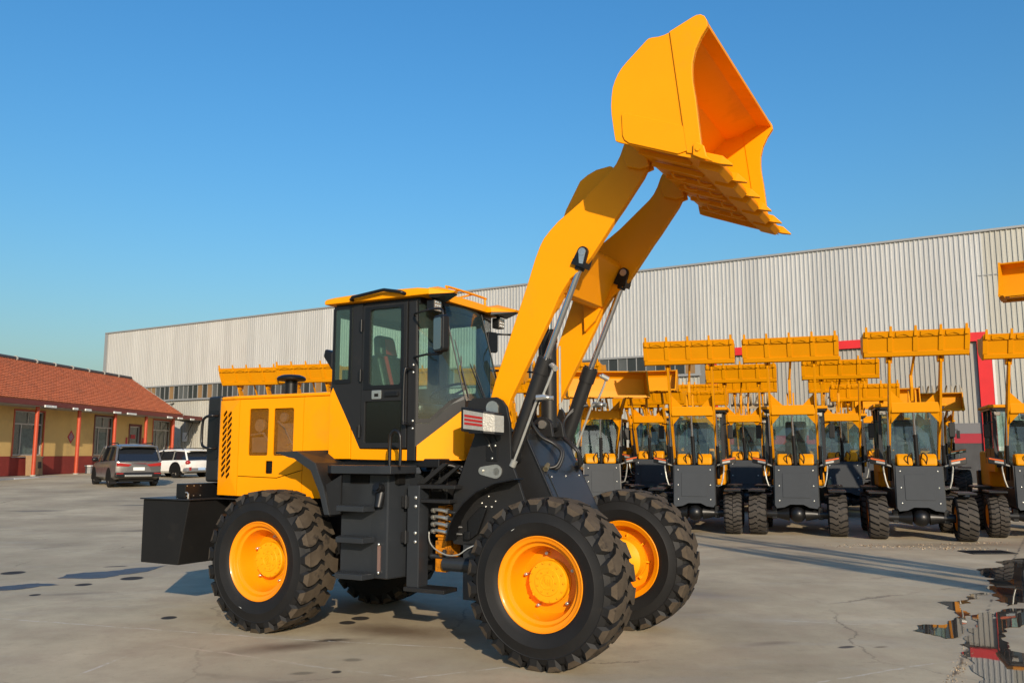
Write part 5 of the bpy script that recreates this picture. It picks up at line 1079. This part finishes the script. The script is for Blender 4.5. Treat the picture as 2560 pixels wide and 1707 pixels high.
    MB().box(CBX0-.08,CBX1+.02,-.66,.66,2.62,2.66).build('roof_lining', BLK, cab); MB().box(CBX0-.12,CBX1+.06,-.70,.70,2.661,2.73).build('cab_roof', YBG, cab, bevel=.02)
    MB().box(-1.75,-1.35,-.24,.24,1.55,1.95).box(-1.80,-1.66,-.23,.23,1.95,2.42).build('seat', SEAT, cab, bevel=.04); MB().cyl((-1.0,0,1.5),(-1.10,0,1.98),.03,n=8).lathe([(.16,-.01),(.17,0),(.16,.01),(.15,0)],20,'z',c=(-1.12,0,2.0)).build('steering_column', BLK, cab)
    MB().path([(CBX1+.05,.12,1.50),(CBX1+.0,.05,1.95),(CBX1-.01,.02,2.15)],.007,5).build('wiper', BLK, cab)
    # headlamps on stalks
    for s in (-1,1):
        MB().path([(-.15,s*.45,1.40),(.0,s*.50,1.44),(.02,s*.62,1.46),(-.0,s*.62,1.30),(0,s*.56,1.02),(-.1,s*.44,1.0)],.016,6,sub=2).build('lamp_stalk', STL, r)
        vs = [(.06,s*.56,1.43),(.02,s*.88,1.49),(.02,s*.88,1.62),(.06,s*.56,1.57),(-.08,s*.58,1.44),(-.08,s*.86,1.50),(-.08,s*.86,1.61),(-.08,s*.58,1.56)]
        hl = MB().add(vs,[(0,1,2,3),(4,7,6,5),(0,4,5,1),(1,5,6,2),(2,6,7,3),(3,7,4,0)]).build('headlamp', BLK, r, bevel=.01)
        MB().add([(.066,s*.60,1.475),(.045,s*.76,1.505),(.045,s*.76,1.545),(.066,s*.60,1.515)],[(0,1,2,3)]).build('lens', HLW, hl); MB().add([(.063,s*.60,1.525),(.030,s*.86,1.575),(.030,s*.86,1.605),(.063,s*.60,1.552)],[(0,1,2,3)]).build('amber_lens', ORL, hl)
    # lift linkage (raised)
    zt = pose['z']; xt = pose['x']; zc = 2.62; 
    pv = (-.55,1.62); md = (.05,2.60); tp = (xt,zt)
    for s in (-1,1):
        poly = [(pv[0]-.07,pv[1]-.04),(pv[0]+.07,pv[1]-.06),(md[0]+.13,md[1]-.04),(tp[0]+.07,tp[1]-.03),(tp[0]-.02,tp[1]+.08),(tp[0]-.09,tp[1]),(md[0]-.10,md[1]+.06)]
        MB().prism(poly,s*.46-.022,s*.46+.022).build('lift_arm', YBG, r, bevel=.004)
        a = Vector((-.25,s*.50,1.15)); b = Vector((md[0]+.02,s*.50,md[1]-.10)); mid = a.lerp(b,.52)
        MB().cyl(a,mid,.038,n=12).build('lift_cylinder', BLK, r, smooth=40); MB().cyl(mid,b,.018,n=10).build('lift_rod', CHR, r, smooth=40)
        MB().prism([(md[0]+.02,md[1]+.02),(md[0]+.14,md[1]+.04),(md[0]+.20,md[1]+.30)],*sorted((s*.44,s*.18))).xf(Matrix.Identity(4)).build('beam_gusset', YBG, r) if False else MB().add([(md[0]+.10,s*.435,md[1]+.10),(md[0]+.10,s*.20,md[1]+.10),(md[0]+.16,s*.435,md[1]+.34),(md[0]+.07,s*.435,md[1]+.10),(md[0]+.07,s*.20,md[1]+.10),(md[0]+.13,s*.435,md[1]+.34)],[(0,1,2),(3,5,4),(0,3,4,1),(1,4,5,2),(2,5,3,0)]).build('beam_gusset', YBG, r)
        MB().add([(md[0]+.08,s*.435,md[1]-.10),(md[0]+.08,s*.26,md[1]-.10),(md[0]+.0,s*.435,md[1]-.30),(md[0]+.05,s*.435,md[1]-.10),(md[0]+.05,s*.26,md[1]-.10),(md[0]-.03,s*.435,md[1]-.30)],[(0,1,2),(3,5,4),(0,3,4,1),(1,4,5,2),(2,5,3,0)]).build('lower_gusset', YBG, r)
    MB().prism([(md[0]-.08,md[1]-.10),(md[0]+.13,md[1]-.10),(md[0]+.16,md[1]+.10),(md[0]-.05,md[1]+.10)],-.437,.437).build('cross_beam', YBG, r, bevel=.01)
    for y in (-.10,.02): MB().prism([(md[0],md[1]+.10),(md[0]+.15,md[1]+.10),(md[0]+.16,md[1]+.33),(md[0]+.10,md[1]+.36)],y-.015,y+.015).build('crank_lug', YBG, r)
    MB().prism([(md[0]+.02,md[1]+.15),(md[0]+.14,md[1]+.12),(md[0]+.24,md[1]+.40),(md[0]+.20,md[1]+.66),(md[0]+.10,md[1]+.66),(md[0]+.08,md[1]+.40)],-.075,-.02).build('bell_crank', YBG, r, bevel=.01)
    c0 = Vector((.0,0,1.46)); c1 = Vector((md[0]+.06,-.03,md[1]-.04)); cm = c0.lerp(c1,.55)
    MB().cyl(c0,cm,.042,n=12).build('tilt_cylinder', BLK, r, smooth=40); MB().cyl(cm,c1,.022,n=10).build('tilt_rod', CHR, r, smooth=40)
    MB().cyl((md[0]+.17,-.047,md[1]+.62),(tp[0]-.02,0,tp[1]+.10),.025,n=8).build('bucket_link', YBG, r)
    for k,y in enumerate((-.16,.16)): MB().path([(-.05,y,1.46),(.05,y*1.1,1.62),(.03,y*.6,1.70),(-.1,y*.5,1.55)],.013,6,sub=3).build('hose', HOSE, r)
    at = make_fleet_bucket(r) if attach=='bucket' else make_grapple(r)
    at.location = (tp[0]+.06,0,tp[1]+.10); at.rotation_euler = (0,pose['rot'],0)
    return r
HIGH = dict(z=3.50,x=.55,rot=.33); MID = dict(z=3.05,x=.62,rot=.30); DUMP = dict(z=3.34,x=.62,rot=R(80)); LOWD = dict(z=2.98,x=.72,rot=R(84))
protos = {}
def fleet(key, tread, pose, attach, X, Y, a, label, scale=1.0):
    if key not in protos: o = make_fleet(tread, pose, attach); protos[key] = o
    else: o = copy_tree(protos[key])
    o.location = (X,Y,G(Y)); o.rotation_euler = (0,0,math.atan2(-math.cos(a),-math.sin(a))); o.scale = (scale,)*3
    tag(o, label, 'wheel loader', 'compact loaders parked in rows'); return o
A = R(18.7)
fleet('hc','chevron',HIGH,'bucket', 5.98,18.05,A+R(1), 'compact yellow loader in the front row, second to the right of the big loader')
fleet('hb','block',HIGH,'bucket', 3.96,18.6,A-R(2.5), 'compact yellow loader in the front row, nearest to the front wheel of the big loader')
fleet('hs','bias',HIGH,'bucket', 8.08,17.05,A, 'compact yellow loader in the front row, third to the right of the big loader')
fleet('hb','block',HIGH,'bucket', 10.62,17.3,A+R(2), 'compact yellow loader in the front row, cut off by the right edge of the photo')
fleet('dc','chevron',DUMP,'bucket', 4.05,25.0,A, 'compact yellow loader in the second row whose tipped bucket faces the camera')
fleet('lc','chevron',LOWD,'bucket', 2.15,20.6,A-R(22), 'compact yellow loader just behind the big loader wheel with bucket half raised and tipped')
fleet('hc','chevron',HIGH,'bucket', 6.55,24.0,A, 'compact yellow loader in the second row, seen between the two nearest front row loaders')
fleet('hb','block',HIGH,'bucket', 8.75,22.6,A, 'compact yellow loader in the second row, seen between the second and third front row loaders')
fleet('mc','chevron',MID,'bucket', 6.6,29.5,A, 'compact yellow loader in the third row, its bucket low behind the dumped one')
fleet('mc','chevron',MID,'bucket', 10.6,25.6,A, 'compact yellow loader in the third row with its bucket behind the third front row machine')
fleet('lc','chevron',LOWD,'bucket', 15.0,30.5,A, 'compact yellow loader at the back with a tipped bucket under the third front row bucket')
fleet('mc','chevron',MID,'bucket', 12.9,31.0,A, 'compact yellow loader at the back left of the rearmost tipped bucket')
fleet('hc','chevron',HIGH,'bucket', 8.3,29.6,A, 'compact yellow loader in the third row, cab showing left of the third front machine')
fleet('dc','chevron',DUMP,'bucket', 2.9,29.0,A, 'compact yellow loader in the third row behind the raised lift arms of the big loader')
fleet('mc','chevron',MID,'bucket', 4.9,32.0,A, 'compact yellow loader in the rearmost row behind the nearest front row machine')
fleet('mc','chevron',MID,'bucket', 5.0,28.4,A+R(6), 'compact yellow loader in the third row, low bucket left of the second front machine')
fleet('hc','chevron',HIGH,'bucket', 7.2,33.2,A-R(5), 'compact yellow loader in the rearmost row, bucket between first and second front machines')
fleet('lc','chevron',LOWD,'bucket', 12.2,27.6,A+R(4), 'compact yellow loader in the third row, low tipped bucket beside the third front machine')
fleet('hc','chevron',HIGH,'bucket', .2,30.0,A, 'compact yellow loader far behind the cab of the big loader, right side')
fleet('hb','block',HIGH,'bucket', 11.3,29.4,A, 'compact yellow loader in the third row, just behind and left of the third front machine')
fleet('gc','chevron',dict(z=3.15,x=.6,rot=.2),'grapple', 9.3,33.0,A, 'compact yellow loader with a tan timber grapple far behind the second front row machine')
fleet('gc','chevron',dict(z=3.15,x=.6,rot=.2),'grapple', 16.3,32.5,A, 'compact yellow loader with a tan timber grapple far back beside the red door jamb')
fleet('gc','chevron',dict(z=3.15,x=.6,rot=.2),'grapple', 13.0,34.5,A, 'compact yellow loader with a tan timber grapple far back in the middle of the row')
fleet('hc','chevron',HIGH,'bucket', -7.4,25.2,A-R(4), 'compact yellow loader whose bucket shows left of the black air intake cap')
fleet('hb','block',HIGH,'bucket', -5.4,24.0,A-R(4), 'compact yellow loader whose bucket shows between the air intake cap and the cab')
fleet('mc','chevron',MID,'bucket', -7.4,33.0,A, 'compact yellow loader in the far left row with its lower bucket behind the air intake')
fleet('hc','chevron',HIGH,'bucket', -2.7,25.5,A, 'compact yellow loader seen through the cab windows of the big loader')
fleet('hb','block',HIGH,'bucket', -.35,25.0,A, 'compact yellow loader seen just right of the big loader cab')
fleet('hc','chevron',HIGH,'bucket', 1.75,23.6,A, 'compact yellow loader behind the lift arms of the big loader')
fleet('dc','chevron',DUMP,'bucket', 15.85,23.5,R(36), 'larger yellow loader at the right edge with its tipped bucket raised above the others', 1.75)

# ================================================================== parked cars
def car(name, label, loc, rz, paint, L_, W_, H_, suv=True):
    c = tag(empty(name, loc, rz), label, 'car'); h = W_/2
    # body shell: stations from tail (x=0) to nose (x=L), each (x, half width, sill z, belt z)
    stn = [(.0,.80,.52,.98),(.06,.92,.40,1.02),(.35,.985,.30,1.04),(1.2,1.0,.28,1.03),(2.6,1.0,.28,.99),(3.6,.99,.28,.96),(4.25,.94,.32,.86),(4.55,.80,.42,.72)]
    k = L_/4.55; kz = H_/1.72
    def ring(x,f,zs,zb):
        y = h*f; zb *= kz; zs *= kz
        return [(0,zs),(y*.86,zs),(y*.985,zs+.10),(y,zs+(zb-zs)*.55),(y*.985,zb-.05),(y*.95,zb),(0,zb+.015)]
    vs = []; 
    for (x,f,zs,zb) in stn:
        r_ = ring(x,f,zs,zb); vs += [(x*k,y,z) for y,z in r_]+[(x*k,-y,z) for y,z in r_[::-1][1:-1]]
    n_ = 12; fs = [(i*n_+q,i*n_+(q+1)%n_,(i+1)*n_+(q+1)%n_,(i+1)*n_+q) for i in range(len(stn)-1) for q in range(n_)]+[tuple(range(n_)),tuple(range((len(stn)-1)*n_,len(stn)*n_))]
    body = MB().add(vs,fs).build('body', paint, c, smooth=32)
    gl = [(.10,.90,.86,1.0),(.42,.88,.80,1.66),(1.3,.885,.80,1.70),(2.4,.885,.80,1.66),(2.75,.89,.80,1.60),(3.45,.93,.9,.99)]
    vs = []
    for (x,fb,ft,zr) in gl:
        zb = (1.02 if x<3 else .97)*kz; zr *= kz; vs += [(x*k,h*fb,zb),(x*k,h*ft*.93,max(zr-.06,zb)),(x*k,-h*ft*.93,max(zr-.06,zb)),(x*k,-h*fb,zb)]
    fs = [(i*4+q,i*4+q+1,(i+1)*4+q+1,(i+1)*4+q) for i in range(len(gl)-1) for q in range(3)]+[(0,1,2,3),(20,21,22,23)]
    MB().add(vs,fs).build('windows', CARG, c, smooth=20)
    rf = [(.20,.78,1.60),(.45,.80,1.66),(1.3,.81,1.70),(2.4,.80,1.66),(2.72,.78,1.60)]
    vs = []
    for (x,f,z) in rf: vs += [(x*k,h*f*.96,z*kz-.055),(x*k,h*f*.80,z*kz-.005),(x*k,0,z*kz+.02),(x*k,-h*f*.80,z*kz-.005),(x*k,-h*f*.96,z*kz-.055)]
    top = len(vs); vs += [(x,y,z-.05) for x,y,z in vs]
    fs = [(i*5+q,i*5+q+1,(i+1)*5+q+1,(i+1)*5+q) for i in range(4) for q in range(4)]+[(top+i*5+q,top+(i+1)*5+q,top+(i+1)*5+q+1,top+i*5+q+1) for i in range(4) for q in range(4)]+[(i*5,(i+1)*5,top+(i+1)*5,top+i*5) for i in range(4)]+[(i*5+4,top+i*5+4,top+(i+1)*5+4,(i+1)*5+4) for i in range(4)]+[(q,top+q,top+q+1,q+1) for q in range(4)]+[(20+q,20+q+1,top+20+q+1,top+20+q) for q in range(4)]
    MB().add(vs,fs).build('roof', paint, c, smooth=35)
    for s in (-1,1):
        # pillars, roof rails, mirrors
        for (xa,xb) in ((.10,.42),(1.25,1.22),(2.35,2.15),(3.45,2.74)):
            MB().path([(xa*k,s*h*.905,1.015*kz),(xb*k,s*h*.79,1.60*kz)],.045,6).build('pillar', paint if xa in(.10,3.45) else BLK, c)
        MB().path([(.7*k,s*h*.70,1.68*kz),(.8*k,s*h*.72,1.745*kz),(2.1*k,s*h*.71,1.735*kz),(2.3*k,s*h*.70,1.66*kz)],.022,6).build('roof_rail', BLK, c)
        MB().ell((3.05*k,s*(h+.10),1.08*kz),.08,.13,.09,10,8).build('wing_mirror', BLK, c, smooth=60)
        for x in (.95,3.65):
            wq = MB().lathe([(.10,.11),(.22,.10),(.30,.11),(.345,.09),(.36,.03),(.36,-.05),(.345,-.10),(.30,-.115),(.235,-.10),(.23,-.06),(.09,-.075),(.001,-.08)],28,c=(0,0,0)).build('tyre', RUB, c, smooth=40, loc=(x*k,s*(h-.11),.36)); wq.rotation_euler = (0,0,0 if s<0 else math.pi)
            mb = MB()
            for q in range(5):
                a = 2*math.pi*q/5; mb.add([(.05*math.cos(a+1.2),-.088,.05*math.sin(a+1.2)),(.225*math.cos(a+.16),-.08,.225*math.sin(a+.16)),(.225*math.cos(a-.16),-.08,.225*math.sin(a-.16)),(.05*math.cos(a-1.2),-.088,.05*math.sin(a-1.2))],[(0,1,2,3)])
            mb.build('rim', ZNC, wq); 
            ar = [((.43)*math.cos(R(180*q/12)),(.43)*math.sin(R(180*q/12))) for q in range(13)]
            MB().prism([(x*k+a,.37+b) for a,b in ar]+[(x*k-.43,.26),(x*k+.43,.26)],*sorted((s*(h-.30),s*(h*1.004)))).build('wheel_arch', VOID, c)
            MB().box(x*k-.40,x*k-.37,*sorted((s*(h-.26),s*(h-.02))),.14,.40).build('mud_flap', BLK, c)
    xr = -.005
    # tail: hatch panel, lamps, bumper, plate
    if suv:
        MB().box(xr-.01,.35*k,-h*.93,h*.93,.40*kz,.60*kz).build('rear_bumper', BLK, c, bevel=.04)
        MB().box(xr-.022,.0,-h*.55,h*.55,.42*kz,.50*kz).build('skid_plate', ZNC, c, bevel=.01)
        for s in (-1,1):
            MB().prism([(s*h*.30,.90*kz),(s*h*.90,.97*kz),(s*h*.90,.84*kz),(s*h*.42,.82*kz)],-.02,.10,'x').build('tail_lamp', REDL, c); MB().box(xr-.02,.06,*sorted((s*h*.62,s*h*.90)),.53*kz,.565*kz).build('reflector', REDL, c)
        MB().box(.0,.07,-h*.3,h*.3,.905*kz,.945*kz).build('lamp_bar', REDL, c)
        MB().prism([(-h*.40,.82*kz),(h*.40,.82*kz),(h*.52,.62*kz),(-h*.52,.62*kz)],-.006,.05,'x').build('hatch_recess', BLKP, c)
        MB().box(xr-.015,.02,-.22,.22,.665*kz,.79*kz).build('number_plate', PLATE, c)
        MB().box(.08,.42,-h*.72,h*.72,1.585*kz,1.625*kz).build('spoiler', paint, c, bevel=.015)
    else:
        MB().box(xr-.012,.4*k,-h*.97,h*.97,.36*kz,.60*kz).build('rear_bumper', GREY, c, bevel=.05)
        for s in (-1,1):
            MB().ell((.10,s*h*.84,.90*kz),.12,.15,.115,12,8).build('tail_lamp', REDL, c, smooth=60); MB().box(xr-.03,.05,*sorted((s*h*.72,s*h*.84)),.45*kz,.63*kz).build('reflector', REDL, c)
        MB().box(xr-.02,.03,-.22,.22,.46*kz,.60*kz).build('number_plate', mat('plate_blue',(.33,.45,.62),.5), c)
        MB().box(.06,.45,-h*.74,h*.74,1.575*kz,1.63*kz).build('spoiler', paint, c, bevel=.02)
    MB().box(.3,L_-.3,-h*.7,h*.7,.22,.45).build('underbody', VOID, c)
    return c
CARG = mat('car_glass',(.012,.014,.018),.06,coat=.5); BLKP = mat('dark_trim',(.10,.095,.09),.5)
GRYC = mat('car_grey_paint',(.185,.178,.172),.3,metal=.55,coat=.5,var=.15,vs=2,dirt=(.19,.168,.14),ds=1.5,dlo=.48,dhi=.75); WHTC = mat('car_white_paint',(.70,.685,.64),.3,coat=.5,var=.06,vs=2,dirt=(.42,.34,.24),ds=1.3,dlo=.52,dhi=.8)
y = 35.8; car('grey_suv', 'dusty grey SUV parked with its tail to the camera by the office', (-15.25,35.0,G(35.6)), R(90+37), GRYC, 4.75, 1.90, 1.78)
car('white_car', 'white crossover car parked behind the grey SUV, partly hidden by the loader', (-15.7,43.3,G(43.4)), R(90+60), WHTC, 4.3, 1.80, 1.46, False)

# ================================================================== trees
BARK = mat('bark',(.085,.068,.052),.9,var=.3,vs=6,bump=.5,bs=20)
def bare_tree(name, label, base, h, seed, lean=(0,0), r0=.16, depth=4, spread=.5, cat='tree'):
    t = tag(empty(name, base), label, cat); rnd = random.Random(seed); tk = MB(); cr = MB()
    def grow(p, d, ln, r, dep, mb):
        pts = [p]; rr = [r]; q = p; dd = d
        for i in range(4):
            dd = (dd+Vector((rnd.gauss(0,.06),rnd.gauss(0,.06),.04))).normalized(); q = q+dd*ln/4; pts.append(q); rr.append(r*(1-.45*(i+1)/4))
        mb.path(pts, rr, 7 if r>.03 else 4)
        if dep>0:
            for k in range(4 if dep>1 else 3):
                f = rnd.uniform(.35,1.0); b = pts[min(4,int(f*4))]; ax = Vector((rnd.gauss(0,1),rnd.gauss(0,1),rnd.gauss(0,.4))).normalized()
                nd = (dd+ax*spread*rnd.uniform(.7,1.3)).normalized(); grow(b, nd, ln*rnd.uniform(.5,.72), r*.5, dep-1, cr)
    grow(Vector((0,0,-.05)), Vector((lean[0],lean[1],1)).normalized(), h*.5, r0, depth, tk)
    tk.build('trunk', BARK, t, smooth=60); cr.build('crown', BARK, t, smooth=60); return t
def leaning_tree(label, base, stems, seed):
    t = tag(empty('bare_tree', base), label, 'tree'); rnd = random.Random(seed); cr = MB()
    for i,(lx,ly,h,r) in enumerate(stems):
        pts = [Vector((0,0,-.05))]+[Vector((lx*z+rnd.gauss(0,.03),ly*z+rnd.gauss(0,.03),z)) for z in [h*k/8 for k in range(1,9)]]
        mb = MB().path(pts,[r*(1-.7*k/8) for k in range(9)],8,sub=2); mb.build('trunk', BARK, t, smooth=60)
        for k in range(14):
            f = rnd.uniform(.45,1.0); p = pts[min(8,int(f*8))]; d = Vector((lx+rnd.gauss(0,.35),ly+rnd.gauss(0,.35),1)).normalized(); L_ = rnd.uniform(.6,1.6)
            cr.path([p,p+d*L_*.5+Vector((rnd.gauss(0,.05),rnd.gauss(0,.05),0)),p+d*L_],[.02,.012,.005],4)
    cr.build('crown', BARK, t); return t
leaning_tree('leafless leaning tree outside the frame to the right, casting the farther streaked shadow',(10.56,3.5,0),((-.66,0,5.8,.21),(-.60,.02,5.4,.16),(-.54,-.05,5.0,.13),(-.70,-.2,4.6,.10)),3)
leaning_tree('leafless leaning tree outside the frame to the right, casting the nearer streaked shadow',(10.1,2.0,0),((-.66,0,5.6,.24),(-.60,0,5.2,.17),(-.72,.06,5.0,.13),(-.56,-.15,4.8,.10)),4)
bare_tree('leafless_shrub','small leafless shrub in front of the warehouse by the white poster',(-24.6,63.5,.52),3.0,5,(0,0),.03,3,.7,'shrub')
